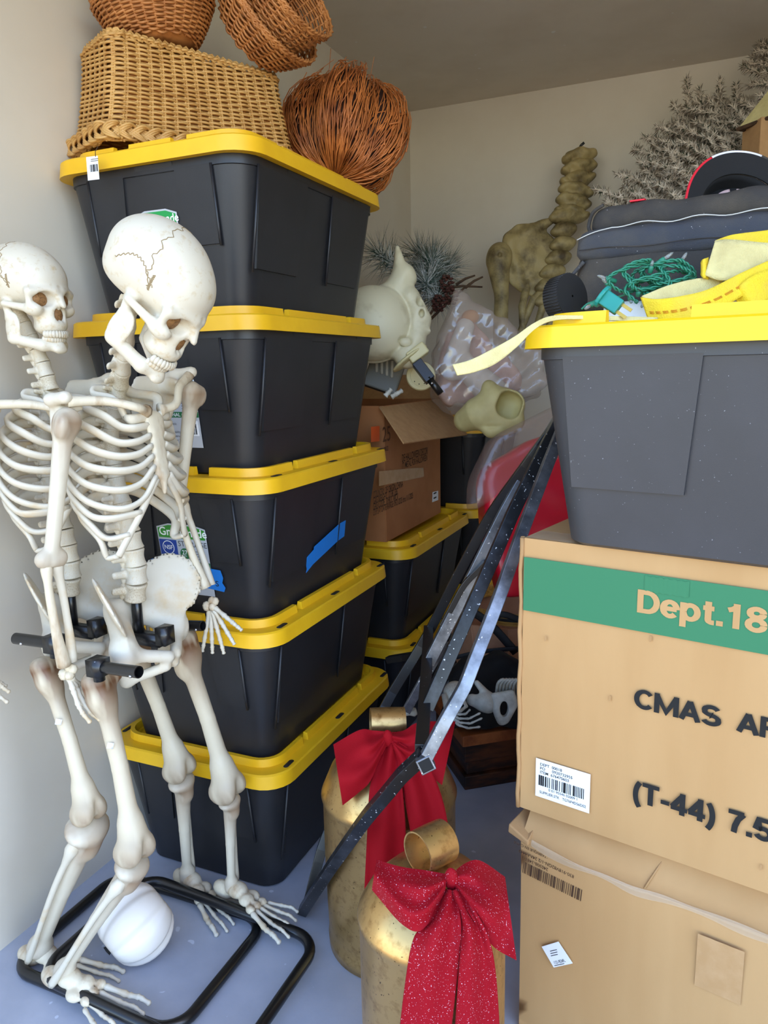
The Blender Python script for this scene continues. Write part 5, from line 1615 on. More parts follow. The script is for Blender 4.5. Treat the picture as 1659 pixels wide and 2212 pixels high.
pts = [px_ab(F, x, y) for x, y in ((933, 1085), (946, 1080), (946, 1060), (934, 1063))]
st_ = F.poly(pts, 'paper_white', 0.0008, 'white_sticker')
for y0 in (1078, 1068):
    a, b = px_ab(F, 936, y0)
    F.rect(a, b, 0.034, 0.006, 'print_black', 0.0016)

# ------------------------------------------------------------------ view-aligned clay helper: coordinates in photo pixels around a point at depth t
def clay(fn, x0, y0, x1, y1, t, zr, h, name):
    """fn(P) in pixel units (x right, y down -> up flipped, z towards the viewer), meshed and laid out at depth t"""
    cx_, cy_ = (x0 + x1) / 2, (y0 + y1) / 2
    me = nets(fn, (x0 - 8, -(y1 + 8), -zr), (x1 + 8, -(y0 - 8), zr), h, name)
    k = t / FPX
    o = atd(cx_, cy_, t)
    co = np.empty(len(me.vertices) * 3)
    me.vertices.foreach_get('co', co)
    co = co.reshape(-1, 3)
    w = o + (co[:, :1] - cx_) * k * CR + (co[:, 1:2] + cy_) * k * CU - co[:, 2:3] * k * CF
    me.vertices.foreach_set('co', w.ravel())
    me.update()
    return me
def E(x, y, z, r, ax=None): return lambda P: s_ell(P, (x, -y, z), r, ax)
def cn(P, a, b, ra, rb): return s_cone(P, (a[0], -a[1], a[2]), (b[0], -b[1], b[2]), ra, rb)
def el(P, c, r): return s_ell(P, (c[0], -c[1], c[2]), r)
def clay_thing(name, label, cat, parts, t, group=None):
    """parts: (part name, material, fn, box, zrange, step)"""
    root = None
    for pn, m, fn, bx, zr, h in parts:
        me = clay(fn, bx[0], bx[1], bx[2], bx[3], t, zr, h, pn)
        if root is None:
            co = np.empty(len(me.vertices) * 3); me.vertices.foreach_get('co', co); co = co.reshape(-1, 3)
            b = V(co[:, 0].mean(), co[:, 1].mean(), co[:, 2].min())
            root = thing(name, label, cat, b, group=group)
            root['_b'] = 0
            del root['_b']
            RB_ = rel(b)
        obj(pn, me, m, root, RB_)
    return root, RB_

# big cream horned skull lying upside down
def bs1(P):
    d = el(P, (806, 700, 0), (86, 84, 70))
    d = smin(d, cn(P, (850, 640, 0), (874, 600, 5), 34, 26), 12)
    d = smin(d, cn(P, (868, 605, 8), (858, 540, 14), 22, 5), 10)
    d = smin(d, cn(P, (885, 650, 10), (905, 690, 16), 26, 22), 12)
    d = smin(d, cn(P, (905, 690, 12), (893, 745, 10), 22, 26), 12)
    d = smin(d, cn(P, (868, 740, 5), (880, 768, 5), 30, 30), 12)
    d = smin(d, cn(P, (912, 690, 14), (924, 722, 14), 10, 6), 5)
    d = smin(d, cn(P, (905, 712, 20), (932, 722, 20), 13, 2), 5)
    d = smin(d, cn(P, (900, 690, 24), (921, 707, 24), 9, 2), 4)
    d = smax(d, -el(P, (906, 662, 28), (9, 12, 16)), 5)
    d = smax(d, -el(P, (909, 684, 30), (6, 9, 14)), 4)
    d = smax(d, -el(P, (875, 746, 38), (16, 12, 14)), 4)
    # groove that sets off the smooth cheek plate
    r = np.hypot(P[..., 0] - 806, P[..., 1] + 700)
    d = d + 3.0 * np.exp(-((r - 80) / 4.0) ** 2) * (P[..., 2] > 0)
    d = d + 2.0 * np.sin(P[..., 0] * 0.13) * np.sin(P[..., 1] * 0.11) * (P[..., 0] > 868)
    return d
clay_thing('horned_skull', 'big cream horned skull prop lying upside down behind the tall stack', 'skull prop', [
    ('skull_shell', 'bone_cream', bs1, (720, 530, 935, 800), 80, 3.0),
    ('eyeball', 'bone_cream', lambda P: el(P, (875, 746, 30), (13, 10, 9)), (860, 734, 890, 758), 45, 2.0),
    ('neck_plate', 'cream_plastic', lambda P: s_ell(P, (885, -776, 6), (46, 46, 7), (nrm(V(0.80, 0.60, 0)), V(0, 0, 1), nrm(V(0.6, -0.8, 0)))), (835, 735, 935, 815), 55, 2.6),
    ('mounting_block', 'cream_plastic', lambda P: s_box(P, (900, -770, 30), (44, 26, 30), 2, (nrm(V(0.80, 0.60, 0)), nrm(V(-0.6, 0.8, 0)), V(0, 0, 1))), (868, 735, 932, 800), 55, 2.4),
], 2.62)
# round cap plate with a black peg clipped to it
dc = atd(909, 812, 2.70)
dk = thing('dial_plate', 'round cream plastic plate with screw holes under the horned skull', 'plastic part', dc - FZ * 0.05)
DB = rel(dc - FZ * 0.05)
obj('disc', MB().lathe([(0.002, -0.006), (0.050, -0.006), (0.053, 0), (0.050, 0.006), (0.038, 0.006), (0.037, 0.004), (0.002, 0.004)], 40, dc, (CR, CU, -CF)), 'cream_plastic', dk, DB, auto=0.5)
for k in range(6):
    a = -2.4 + k * 0.62
    obj('screw_hole', MB().lathe([(0.002, 0.0045), (0.002, 0.0062), (0.0001, 0.0063)], 8, dc + CR * 0.043 * math.cos(a) * 0.72 + CU * 0.043 * math.sin(a) * 0.72, (CR, CU, -CF)), 'slot_dark', dk, DB)
pg = thing('black_peg', 'black plastic peg with spring button in front of the round cream plate', 'plastic part', atd(928, 825, 2.53) - FZ * 0.06)
PB = rel(V(*pg.location))
obj('peg_body', MB().tube([atd(900, 783, 2.55), atd(930, 822, 2.54)], 0.018, 4, up=CF, square=True), 'black_tube', pg, PB, smooth=False, bevel=0.002)
obj('peg_tip', MB().tube([atd(926, 816, 2.535), atd(952, 850, 2.53)], 0.0125, 12), 'black_tube', pg, PB)
obj('button', MB().ball(atd(933, 828, 2.515), 0.005, 8), 'steel', pg, PB)
# grey ribbed prop and finger bones lying in the carton mouth
gp = atd(830, 802, 2.81)
gr = thing('ribbed_grey_prop', 'grey ribbed plastic prop half hidden behind the tall stack', 'plastic part', gp - FZ * 0.10)
GB = rel(gp - FZ * 0.10)
obj('prop_body', MB().box(gp - FZ * 0.01, (0.13, 0.05, 0.13), (nrm(CR - 0.35 * CU), CF, nrm(CU + 0.35 * CR))), 'grey_plastic', gr, GB, smooth=False, bevel=0.006)
for k in range(4):
    q = gp + nrm(CR - 0.35 * CU) * (-0.03 + 0.02 * k) - CF * 0.027 + CU * 0.012
    obj('ridge', MB().tube([q - CU * 0.03, q, q + CU * 0.03], 0.006, 6), 'bone_white', gr, GB)
for k, (a, b) in enumerate((((832, 856), (846, 840)), ((845, 858), (870, 843)))):
    p, r = knuckled([atd(*a, 2.50), atd((a[0] + b[0]) / 2, (a[1] + b[1]) / 2, 2.50), atd(*b, 2.50)], 0.0075)
    o = obj('finger_bone', MB().tube(p, r, 8), 'bone_white')
    tag(o, ('short white plastic finger bone in the mouth of the open carton', 'longer white plastic finger bone in the mouth of the open carton')[k], 'bone', 'finger bones in the carton')

# ------------------------------------------------------------------ frosted pine sprays
def needles(mb, base, tip, n, ln, r, rs, spread=1.0, curl=0.0):
    ax = nrm(tip - base)
    for i in range(n):
        s = rs.random() ** 0.8
        p = base + (tip - base) * s
        d = nrm(ax * rs.uniform(0.2, 0.9) + np.array([rs.gauss(0, 1), rs.gauss(0, 1), rs.gauss(0, 1)]) * 0.62 * spread)
        q = p + d * ln * rs.uniform(0.7, 1.2)
        side = nrm(np.cross(d, V(rs.gauss(0, 1), rs.gauss(0, 1), rs.gauss(0, 1)))) * r
        up_ = nrm(np.cross(side, d)) * r * 0.7
        o = len(mb.v)
        mb.v.extend([tuple(p + side), tuple(p - side), tuple(p + up_), tuple(q)])
        mb.f.extend([(o, o + 1, o + 3), (o + 1, o + 2, o + 3), (o + 2, o, o + 3)])
rs = random.Random(21)
sp0 = atd(938, 600, 3.20)
spr = thing('frosted_pine_spray', 'frosted green pine spray with long needles standing behind the clear bag', 'artificial pine', sp0 - FZ * 0.1)
SB = rel(sp0 - FZ * 0.1)
mg, mf = MB(), MB()
for tx, ty, tt, n in ((932, 560, 2.95, 330), (965, 575, 3.08, 230), (918, 610, 2.92, 240), (905, 545, 3.06, 160), (815, 545, 2.9, 160), (945, 640, 2.95, 150)):
    tip = atd(tx, ty, tt + 0.22)
    base = tip + (sp0 - tip) * 0.5 - CU * 0.04
    for k in range(n):
        pass
    needles(mg, base, tip, int(n * 0.8), 0.135, 0.0018, rs, 1.5)
    needles(mf, base, tip, int(n * 0.8), 0.125, 0.0026, rs, 1.5)
tag(obj('needles', mg, 'needle_green', spr, SB), kind='stuff')
tag(obj('frosted_needles', mf, 'needle_frost', spr, SB), kind='stuff')
for k, (a, b) in enumerate((((930, 690), (1015, 612)), ((955, 622), (1042, 620)), ((1005, 622), (1043, 598)), ((985, 615), (1026, 595)), ((900, 720), (960, 640)))):
    obj('twig', MB().tube([atd(*a, 3.10), atd((a[0] + b[0]) / 2, (a[1] + b[1]) / 2 - 3, 3.10), atd(*b, 3.10)], [0.006, 0.005, 0.0035], 6), 'bark', spr, SB)
for k, (x, y) in enumerate(((965, 612), (948, 655), (975, 640))):
    mb = MB()
    c = atd(x, y, 3.09)
    for q in range(26):
        a = q * 2.4; z = -0.03 + 0.06 * q / 25
        rr = 0.024 * math.sqrt(max(0.05, 1 - (z / 0.034) ** 2))
        mb.ball(c + CR * math.cos(a) * rr + CF * math.sin(a) * rr + CU * z, (0.010, 0.010, 0.006), 6)
    obj('pine_cone', mb, 'cone_brown', spr, SB)

# snowy tree against the back wall
rs = random.Random(5)
tr0 = V(0.28, 3.52, 0.0)
tree = thing('snowy_fir_tree', 'snow-flocked artificial fir tree standing against the back wall', 'artificial tree', tr0)
TRB = rel(tr0)
obj('trunk', MB().tube([tr0, tr0 + V(-0.02, 0, 1.3), tr0 + V(0.03, 0, 2.4), tr0 + V(0.05, 0, 2.66)], [0.03, 0.025, 0.014, 0.004], 8), 'bark', tree, TRB)
obj('stand', MB().lathe([(0.16, 0.0), (0.16, 0.012), (0.04, 0.03), (0.035, 0.10), (0.0, 0.10)], 20, tr0, None, True), 'black_metal', tree, TRB)
mg, mf, mbk = MB(), MB(), MB()
tips = [(1484, 168, 3.45), (1512, 188, 3.42), (1555, 168, 3.5), (1590, 178, 3.45), (1606, 140, 3.4), (1640, 92, 3.4), (1625, 120, 3.45), (1652, 150, 3.3), (1392, 292, 3.4), (1420, 268, 3.35), (1448, 262, 3.4), (1370, 318, 3.4),
        (1350, 372, 3.35), (1332, 372, 3.3), (1286, 405, 3.35), (1310, 432, 3.3), (1338, 420, 3.25), (1375, 385, 3.25), (1405, 345, 3.2), (1440, 320, 3.2), (1470, 270, 3.25), (1500, 260, 3.3), (1530, 235, 3.35), (1558, 215, 3.4), (1600, 215, 3.3), (1640, 200, 3.25),
        (1420, 395, 3.15), (1460, 360, 3.1), (1500, 320, 3.15), (1540, 285, 3.2), (1580, 260, 3.2), (1620, 270, 3.15), (1400, 425, 3.1), (1450, 415, 3.1), (1490, 390, 3.08), (1530, 345, 3.1), (1570, 315, 3.1), (1610, 300, 3.1), (1650, 250, 3.2),
        (1365, 410, 3.2), (1430, 300, 3.3), (1470, 300, 3.2), (1480, 230, 3.4), (1500, 215, 3.45), (1440, 370, 3.2), (1520, 400, 3.05), (1560, 370, 3.05), (1600, 350, 3.05), (1640, 330, 3.1), (1380, 345, 3.35), (1410, 310, 3.4), (1545, 255, 3.3), (1575, 225, 3.35), (1652, 115, 3.42)]
for x, y, t in tips:
    t *= 0.92
    tip = atd(x, y + 4, t)
    root_ = V(tr0[0], tr0[1], max(0.8, tip[2] - 0.15))
    d = nrm(root_ - tip)
    if y < 200 and x < 1600: d = nrm(V(0.1, 0, -1))
    L = rs.uniform(0.19, 0.28)
    base = tip + d * L + V(0, 0, rs.uniform(-0.05, 0.0))
    mbk.tube([base + (root_ - base) * 0.7, base, tip], [0.006, 0.004, 0.002], 5)
    needles(mg, base, tip, 90, 0.030, 0.0022, rs, 1.3)
    needles(mf, base, tip, 240, 0.030, 0.0050, rs, 1.3)
    side = nrm(np.cross(d, CF))
    for sgn in (-1, 1):
        t2 = base + (tip - base) * 0.4 + side * sgn * 0.06 - d * 0.06
        needles(mf, base + (tip - base) * 0.3, t2, 120, 0.028, 0.0050, rs, 1.3)
        needles(mg, base + (tip - base) * 0.3, t2, 45, 0.028, 0.0017, rs, 1.3)
for k in range(60):   # unseen side of the crown
    z = rs.uniform(0.6, 2.4); a = rs.uniform(-0.6, 3.0)
    r = 0.52 * (2.7 - z) / 2.1 + 0.05
    tip = tr0 + V(math.cos(a) * r, math.sin(a) * min(r, 0.42) - 0.05, z)
    if tip[1] > YB - 0.04: tip[1] = YB - 0.04
    base = tr0 + V(0, 0, z + 0.05) + (tip - tr0 - V(0, 0, z + 0.05)) * 0.4
    mbk.tube([base, tip], 0.004, 4)
    needles(mf, base, tip, 70, 0.036, 0.004, rs, 1.2); needles(mg, base, tip, 50, 0.034, 0.003, rs, 1.2)
for m_ in (mg, mf):
    m_.v = [(x, min(y, YB - 0.006), min(z, ZC - 0.01)) for x, y, z in m_.v]
tag(obj('green_needles', mg, 'needle_dark', tree, TRB), kind='stuff')
tag(obj('snowy_needles', mf, 'needle_snow', tree, TRB), kind='stuff')
tag(obj('branches', mbk, 'bark', tree, TRB), kind='stuff')

# ------------------------------------------------------------------ animal skeleton leaning on the back wall
def an_neck(P, k):
    a = k / 5.0
    x, y = 1250 - 14 * a + 2 * math.sin(k), 338 + 122 * a
    ux = nrm(V(1, 0.12 if k < 3 else -0.28, 0)); uy = V(-ux[1], ux[0], 0)
    d = s_ell(P, (x, -y, 0), (32 + 4 * math.sin(k * 2.1), 15, 30), (ux, uy, V(0, 0, 1)))
    d = smin(d, s_ell(P, (x + ux[0] * 28, -y + ux[1] * 28 - 2, 8), (10, 9, 14)), 6)
    d = smin(d, s_ell(P, (x - ux[0] * 28, -y - ux[1] * 28 - 6, 8), (11, 10, 14)), 6)
    d = smin(d, s_ell(P, (x, -y - 12, 0), (25, 12, 22)), 7)
    d = d + 1.8 * np.sin(P[..., 0] * 0.21 + k) * np.sin(P[..., 1] * 0.3)
    return d
parts = []
for k in range(6):
    parts.append(('neck_vertebra', 'bone_green', (lambda kk: (lambda P: an_neck(P, kk)))(k), (1190, 300 + 24 * k, 1305, 380 + 26 * k), 44, 3.0))
def an_shoulder(P):
    q = P.copy()
    d = s_ell(P, (1148, -560, 0), (66, 82, 9), (nrm(V(0.93, 0.36, 0)), nrm(V(-0.36, 0.93, 0)), V(0, 0, 1)))
    d = smin(d, cn(P, (1105, 522, 4), (1205, 470, 4), 9, 8), 12)
    d = smin(d, cn(P, (1100, 530, 4), (1128, 620, 4), 9, 6), 10)
    d = smin(d, cn(P, (1130, 620, 2), (1185, 600, 2), 6, 8), 12)
    d = d + 1.6 * np.sin(P[..., 0] * 0.10 + P[..., 1] * 0.05) * np.sin(P[..., 1] * 0.09)
    return d
def an_arm(P):
    d = el(P, (1078, 556, 8), (27, 29, 26))
    d = smin(d, cn(P, (1075, 570, 6), (1083, 640, 4), 25, 15), 10)
    d = smin(d, cn(P, (1083, 640, 4), (1080, 720, 4), 15, 16), 3)
    d = smax(d, -el(P, (1075, 561, 36), (5, 5, 10)), 2)
    return d
parts.append(('shoulder_blade', 'bone_green', an_shoulder, (1060, 450, 1230, 660), 24, 3.2))
parts.append(('foreleg_bone', 'bone_green', an_arm, (1040, 520, 1115, 735), 44, 3.2))
for k in range(7):
    def fn(P, k=k):
        x, y = 1212 - 4 * k + 10 * math.sin(k * 0.9), 470 + 30 * k
        d = el(P, (x, y, 6), (24, 18, 20))
        d = smin(d, el(P, (x - 18, y + 6, 12), (12, 9, 12)), 6)
        return smin(d, el(P, (x + 16, y - 2, 12), (12, 10, 12)), 6)
    parts.append(('back_vertebra', 'bone_green', fn, (1160, 440 + 30 * k, 1250, 505 + 30 * k), 36, 3.2))
def rib_fn(k):
    A_ = [((1210, 590), (1150, 650), (1122, 720)), ((1215, 610), (1170, 665), (1150, 735)), ((1215, 640), (1195, 690), (1160, 745)), ((1140, 610), (1126, 665), (1128, 730))][k]
    def fn(P):
        d = cn(P, A_[0] + (0,), A_[1] + (10,), 9, 8)
        return smin(d, cn(P, A_[1] + (10,), A_[2] + (8,), 8, 7), 3)
    return fn, (min(a[0] for a in A_) - 12, min(a[1] for a in A_) - 12, max(a[0] for a in A_) + 12, max(a[1] for a in A_) + 12)
for k in range(4):
    fn, bx = rib_fn(k)
    parts.append(('rib', 'bone_green', fn, bx, 26, 3.0))
an, ANB = clay_thing('animal_skeleton', 'headless olive-brown animal skeleton prop leaning against the back wall', 'skeleton', parts, 3.52)
obj('neck_rod', MB().tube([atd(1251, 322, 3.52), atd(1255, 314, 3.51), atd(1262, 308, 3.50)], 0.006, 8), 'black_tube', an, ANB)

q0 = atd(1080, 712, 3.52)
obj('lower_leg_bone', MB().tube([q0, q0 * V(1, 1, 0) + FZ * 1.45, q0 * V(1, 1, 0) + FZ * 1.24, q0 * V(1, 1, 0) + FZ * (2 * TP + 0.4085)], [0.034, 0.03, 0.032, 0.04], 10), 'bone_green', an, ANB)
# ------------------------------------------------------------------ hollow foam bone
def hb(P):
    ax = (nrm(V(0.96, -0.26, 0)), nrm(V(0.26, 0.96, 0)), V(0, 0, 1))
    d = s_box(P, (1078, -885, -6), (104, 96, 92), 34, ax)
    d = smin(d, cn(P, (1030, 895, 0), (1008, 905, -20), 36, 26), 16)
    d = smin(d, cn(P, (1060, 928, 14), (1110, 913, 14), 20, 20), 12)
    d = smin(d, cn(P, (1054, 838, 14), (1060, 850, 10), 15, 18), 10)
    d = smax(d, -s_box(P, (1094, -878, 44), (52, 60, 126), 22, (nrm(V(0.93, -0.36, 0.10)), nrm(V(0.36, 0.93, 0)), nrm(V(-0.1, 0.0, 1)))), 5)
    d = smax(d, -el(P, (1046, 926, 40), (30, 4, 12)), 7)
    return d
clay_thing('hollow_bone', 'hollow yellow-green foam bone below the clear plastic bag', 'bone prop', [('bone_shell', 'bone_green2', hb, (970, 815, 1150, 955), 92, 2.8)], 2.665)

# ------------------------------------------------------------------ clear plastic bag with stuffed figures
def hull(P, pts, z, r, k):
    """rounded convex lump over a pixel polygon (counter-clockwise in y-down order)"""
    d = None
    c = np.mean(pts, axis=0)
    for i in range(len(pts)):
        a, b = np.array(pts[i], float), np.array(pts[(i + 1) % len(pts)], float)
        e = nrm(b - a); n = V(e[1], -e[0])
        if np.dot(n, c - a) > 0: n = -n
        q = (P[..., 0] - a[0]) * n[0] + (-P[..., 1] - a[1]) * n[1]
        d = q if d is None else smax(d, q, k)
    return smax(d, np.abs(P[..., 2]) - z, k * 1.4) - r
CBT = 2.92
CBK = CBT / FPX
CBO = atd((910 + 1180) / 2, (612 + 905) / 2, CBT)
FLN = nrm(np.cross(fb - fa, fd - fa)); FLN = FLN if FLN[2] > 0 else -FLN
def above_flap(P):   # the bag and its contents rest on the carton flap: distance above it, in pixel units
    q = (P[..., 0] - (910 + 1180) / 2) * np.dot(FLN, CR) + (P[..., 1] + (612 + 905) / 2) * np.dot(FLN, CU) - P[..., 2] * np.dot(FLN, CF)
    return q + (np.dot(FLN, CBO - fa) - 0.014) / CBK
def cb(P):
    d = hull(P, [(990, 634), (1018, 640), (1105, 730), (1158, 765), (1162, 850), (1060, 880), (968, 884), (935, 850), (938, 765)], 80, 4, 14)
    d = d + 5.0 * np.sin(P[..., 0] * 0.07 + 1.3 * np.sin(P[..., 1] * 0.05)) * np.sin(P[..., 1] * 0.06 + P[..., 2] * 0.05) + 1.3 * np.sin(P[..., 0] * 0.17 - P[..., 1] * 0.12)
    return smax(d, -above_flap(P), 4)
def shiftz(P, z): return P - V(0, 0, z)
BX = (910, 612, 1180, 905)
clay_thing('clear_bag', 'clear crinkled plastic bag with pink and white stuffed figures inside', 'plastic bag', [('bag_film', 'clear_film', cb, BX, 110, 4.0)], CBT)
clay_thing('stuffed_figure', 'white stuffed figure with an orange top inside the clear bag', 'stuffed toy', [
    ('body', 'plush_white', lambda P: smax(smax(smin(cn(P, (975, 800, 22), (1003, 712, 22), 26, 19), cn(P, (1000, 790, 16), (1060, 850, 16), 24, 34), 14), cb(P) + 5, 3), -(P[..., 2] + 16), 3), BX, 75, 3.4),
    ('top', 'plush_orange', lambda P: smax(smax(el(P, (1014, 690, 20), (19, 15, 18)), -P[..., 1] - 706, 2), cb(P) + 4, 3), BX, 60, 3.0)], CBT)
clay_thing('pink_cloth', 'bundle of pink cloth inside the clear bag', 'cloth', [
    ('cloth', 'pink_cloth', lambda P: smax(smax(hull(shiftz(P, -48), [(1000, 648), (1085, 740), (1140, 790), (1140, 840), (1060, 862), (975, 870), (950, 835), (952, 780)], 24, 2, 18) + 6.0 * np.sin(P[..., 0] * 0.09 + 1.1 * np.sin(P[..., 1] * 0.08)), cb(P) + 6, 3), P[..., 2] + 20, 3), BX, 100, 4.0)], CBT)

# ------------------------------------------------------------------ red tree bag in clear film
def rb(P):
    d = hull(P, [(1210, 925), (1095, 978), (1050, 1012), (1030, 1065), (1038, 1140), (1056, 1200), (1070, 1280), (1250, 1290), (1290, 1000)], 70, 4, 16)
    d = smin(d, hull(P, [(1206, 1230), (1300, 1230), (1300, 1708), (1206, 1708)], 66, 3, 16), 14)
    return d + 3.0 * np.sin(P[..., 0] * 0.05 + 1.2 * np.sin(P[..., 1] * 0.04)) * np.sin(P[..., 1] * 0.045)
clay_thing('red_storage_bag', 'big red plastic storage bag standing behind the steel stand', 'storage bag', [
    ('bag_body', 'red_plastic', rb, (1000, 880, 1325, 1722), 100, 6.0),
    ('film', 'clear_film_b', lambda P: hull(P, [(1196, 882), (1062, 948), (1018, 1040), (1017, 1100), (1240, 975), (1260, 900)], 74, 3, 10), (990, 860, 1290, 1130), 165, 6.0)], 2.46)

# ------------------------------------------------------------------ wooden pedestal with a small skeleton
wc = onz(1040, 1690, 0); wdir = nrm(V(0.78, 0.62, 0)); wn = V(-wdir[1], wdir[0], 0)
wcorner = onz(1004, 1708, 0)
wd = thing('wooden_pedestal', 'dark stepped wooden pedestal on the floor behind the bells', 'pedestal', wcorner + wdir * 0.15 + wn * 0.15)
WDB = rel(V(*wd.location))
for z0, z1, i, m in ((0, 0.05, 0.0, 'wood_dark'), (0.05, 0.10, 0.012, 'wood_dark'), (0.10, 0.165, 0.0, 'wood_dark'), (0.165, 0.205, -0.012, 'wood_edge')):
    a = wcorner + wdir * i + wn * i
    L_, W_ = 0.34 - 2 * i, 0.30 - 2 * i
    q = [a, a + wdir * L_, a + wdir * L_ + wn * W_, a + wn * W_]
    obj('step', MB().hexa([p + FZ * z0 for p in q] + [p + FZ * z1 for p in q]), m, wd, WDB, smooth=False, bevel=0.004)
sk0 = atd(1050, 1570, 2.36)
sm = thing('small_skeleton', 'small grey-white skeleton figure lying on the wooden pedestal', 'skeleton', V(sk0[0], sk0[1], 0.205))
SMB = rel(V(*sm.location))
hx = nrm(-CR * 0.55 - CF * 0.75); hz = nrm(CU * 0.8 - CR * 0.6); hz = nrm(hz - hx * np.dot(hx, hz)); hy = np.cross(hz, hx)
hd = obj('skull', SKULL, 'bone_white', sm, SMB @ mat4(hx * 0.045, hy * 0.045, hz * 0.045, atd(985, 1505, 2.30)))
obj('eye_socket', SOCK, 'slot_dark', hd); obj('nasal_cavity', NOSEM, 'slot_dark', hd); obj('teeth', TEETH_U, 'bone_white', hd)
obj('jaw', JAW, 'bone_white', sm, SMB @ mat4(hx * 0.045, hy * 0.045, hz * 0.045, atd(985, 1505, 2.30)))
me = clay(lambda P: smin(smin(cn(P, (1020, 1512, 0), (1055, 1525, 0), 13, 15), el(P, (1050, 1515, 4), (24, 22, 20)), 8), cn(P, (1030, 1475, 0), (1055, 1505, 0), 6, 10), 6), 1000, 1460, 1085, 1550, 2.32, 30, 2.2, 'shoulder')
obj('shoulder_bone', me, 'bone_white', sm, SMB)
me = clay(lambda P: smax(hull(P, [(1062, 1500), (1108, 1492), (1118, 1520), (1095, 1562), (1080, 1565), (1068, 1545)], 6, 3, 8), -s_ell(P, (1088, -1530, 0), (9, 17, 30)), 3), 1050, 1480, 1130, 1580, 2.30, 22, 2.0, 'hip')
obj('hip_bone', me, 'bone_white', sm, SMB)
for k in range(6):
    x = 1078 + 7 * k
    p = [atd(x - 6, 1500, 2.34), atd(x - 2, 1476, 2.30), atd(x + 10, 1468, 2.30), atd(x + 18, 1482, 2.34), atd(x + 18, 1505, 2.38)]
    obj('rib', MB().tube(cat_rom(p, 14), 0.005, 6), 'bone_white', sm, SMB)
for k, (a, b, c_) in enumerate((((972, 1535), (1000, 1545), (1016, 1532)), ((970, 1540), (1002, 1555), (1038, 1540)), ((972, 1545), (1004, 1565), (1042, 1551)), ((975, 1550), (1000, 1572), (1038, 1570)), ((965, 1530), (985, 1520), (1000, 1512)))):
    p, r = knuckled(cat_rom([atd(*a, 2.24), atd(*b, 2.22), atd(*c_, 2.22)], 4), 0.0036)
    obj('finger', MB().tube(p, r, 7), 'bone_white', sm, SMB)
obj('arm_bone', MB().tube([atd(960, 1500, 2.28), atd(968, 1545, 2.24)], 0.010, 8), 'bone_white', sm, SMB)
clay_thing('black_cloth', 'heap of black cloth behind the small skeleton', 'cloth', [('cloth', 'black_cloth',
    lambda P: hull(P, [(985, 1440), (1060, 1415), (1125, 1425), (1130, 1562), (960, 1562)], 40, 5, 20) + 6 * np.sin(P[..., 0] * 0.08) * np.sin(P[..., 1] * 0.07), (930, 1390, 1210, 1630), 70, 6.0)], 2.55)

# ------------------------------------------------------------------ peach faceted pot bound with black straps, gilded hoop
pp = atd(1090, 1378, 3.06)
pot = thing('peach_pot', 'peach faceted planter bound with black straps behind the steel stand', 'planter', V(pp[0], pp[1], 0.0))
POB = rel(V(*pot.location))
zc = pp[2]
prof = [(0.16, 0.0), (0.165, 0.02), (0.225, zc + 0.07), (0.235, zc + 0.12), (0.225, zc + 0.12), (0.18, 0.04), (0.002, 0.04)]
obj('pot_body', MB().lathe(prof, 10, V(pp[0], pp[1], 0), None, True), 'peach', pot, POB, smooth=False)
for k in range(10):
    a = 2 * PI * k / 10
    d = V(math.cos(a), math.sin(a), 0)
    obj('seam', MB().tube([V(pp[0], pp[1], 0.02) + d * 0.166, V(pp[0], pp[1], zc + 0.12) + d * 0.235], 0.0035, 5), 'peach', pot, POB)
for pts, w in ((((985, 1330, 2.76), (1010, 1318, 2.74), (1060, 1350, 2.74), (1115, 1410, 2.74)), 0.032), (((985, 1420, 2.76), (1040, 1408, 2.73), (1120, 1400, 2.72)), 0.016), (((1060, 1330, 2.73), (1090, 1328, 2.72), (1125, 1340, 2.72)), 0.024)):
    p = cat_rom([atd(*q) for q in pts], 16)
    obj('strap', MB().tube(p, w / 2, 8, flat=0.25, up=CF), 'strap_black', pot, POB)
hoop = thing('gilded_hoop', 'gilded wooden hoop resting on the peach planter', 'wooden hoop', V(pp[0] + 0.05, pp[1] + 0.02, zc + 0.115))
HBm = rel(V(*hoop.location))
hc = V(pp[0] + 0.05, pp[1] + 0.02, zc + 0.145)
obj('ring', MB().lathe([(0.20, -0.022), (0.21, -0.025), (0.215, 0.0), (0.21, 0.025), (0.20, 0.022), (0.20, -0.022)], 44, hc), 'wood_gold', hoop, HBm, auto=0.6)
obj('band', MB().lathe([(0.2165, -0.006), (0.2175, 0.0), (0.2165, 0.006)], 44, hc), 'strap_black', hoop, HBm)
# little white bone end beside the hanging loop
o = obj('bone_end', MB().tube([atd(868, 1543, 2.02), atd(884, 1540, 2.02), atd(893, 1538, 2.02), atd(900, 1536, 2.02)], [0.006, 0.007, 0.013, 0.009], 9), 'bone_white', sm, SMB)
# rustic lantern at the right edge in front of the snowy tree
lc = atd(1664, 305, 2.66)
ln_ = thing('rustic_lantern', 'cream and tan wooden lantern house in front of the snowy tree', 'lantern', V(lc[0], lc[1], lc[2] - 0.10))
LNB = rel(V(*ln_.location))
obj('lantern_body', MB().box(lc - FZ * 0.02, (0.14, 0.14, 0.16), (CR, nrm(CF * V(1, 1, 0)), FZ)), 'cardboard_flap', ln_, LNB, smooth=False, bevel=0.004)
obj('roof', MB().lathe([(0.105, 0.055), (0.10, 0.065), (0.0, 0.19)], 4, lc, None, True), 'strap_cream', ln_, LNB, smooth=False)
obj('eave', MB().lathe([(0.11, 0.048), (0.115, 0.054), (0.11, 0.06), (0.09, 0.06), (0.09, 0.048), (0.11, 0.048)], 4, lc), 'bark', ln_, LNB, smooth=False)
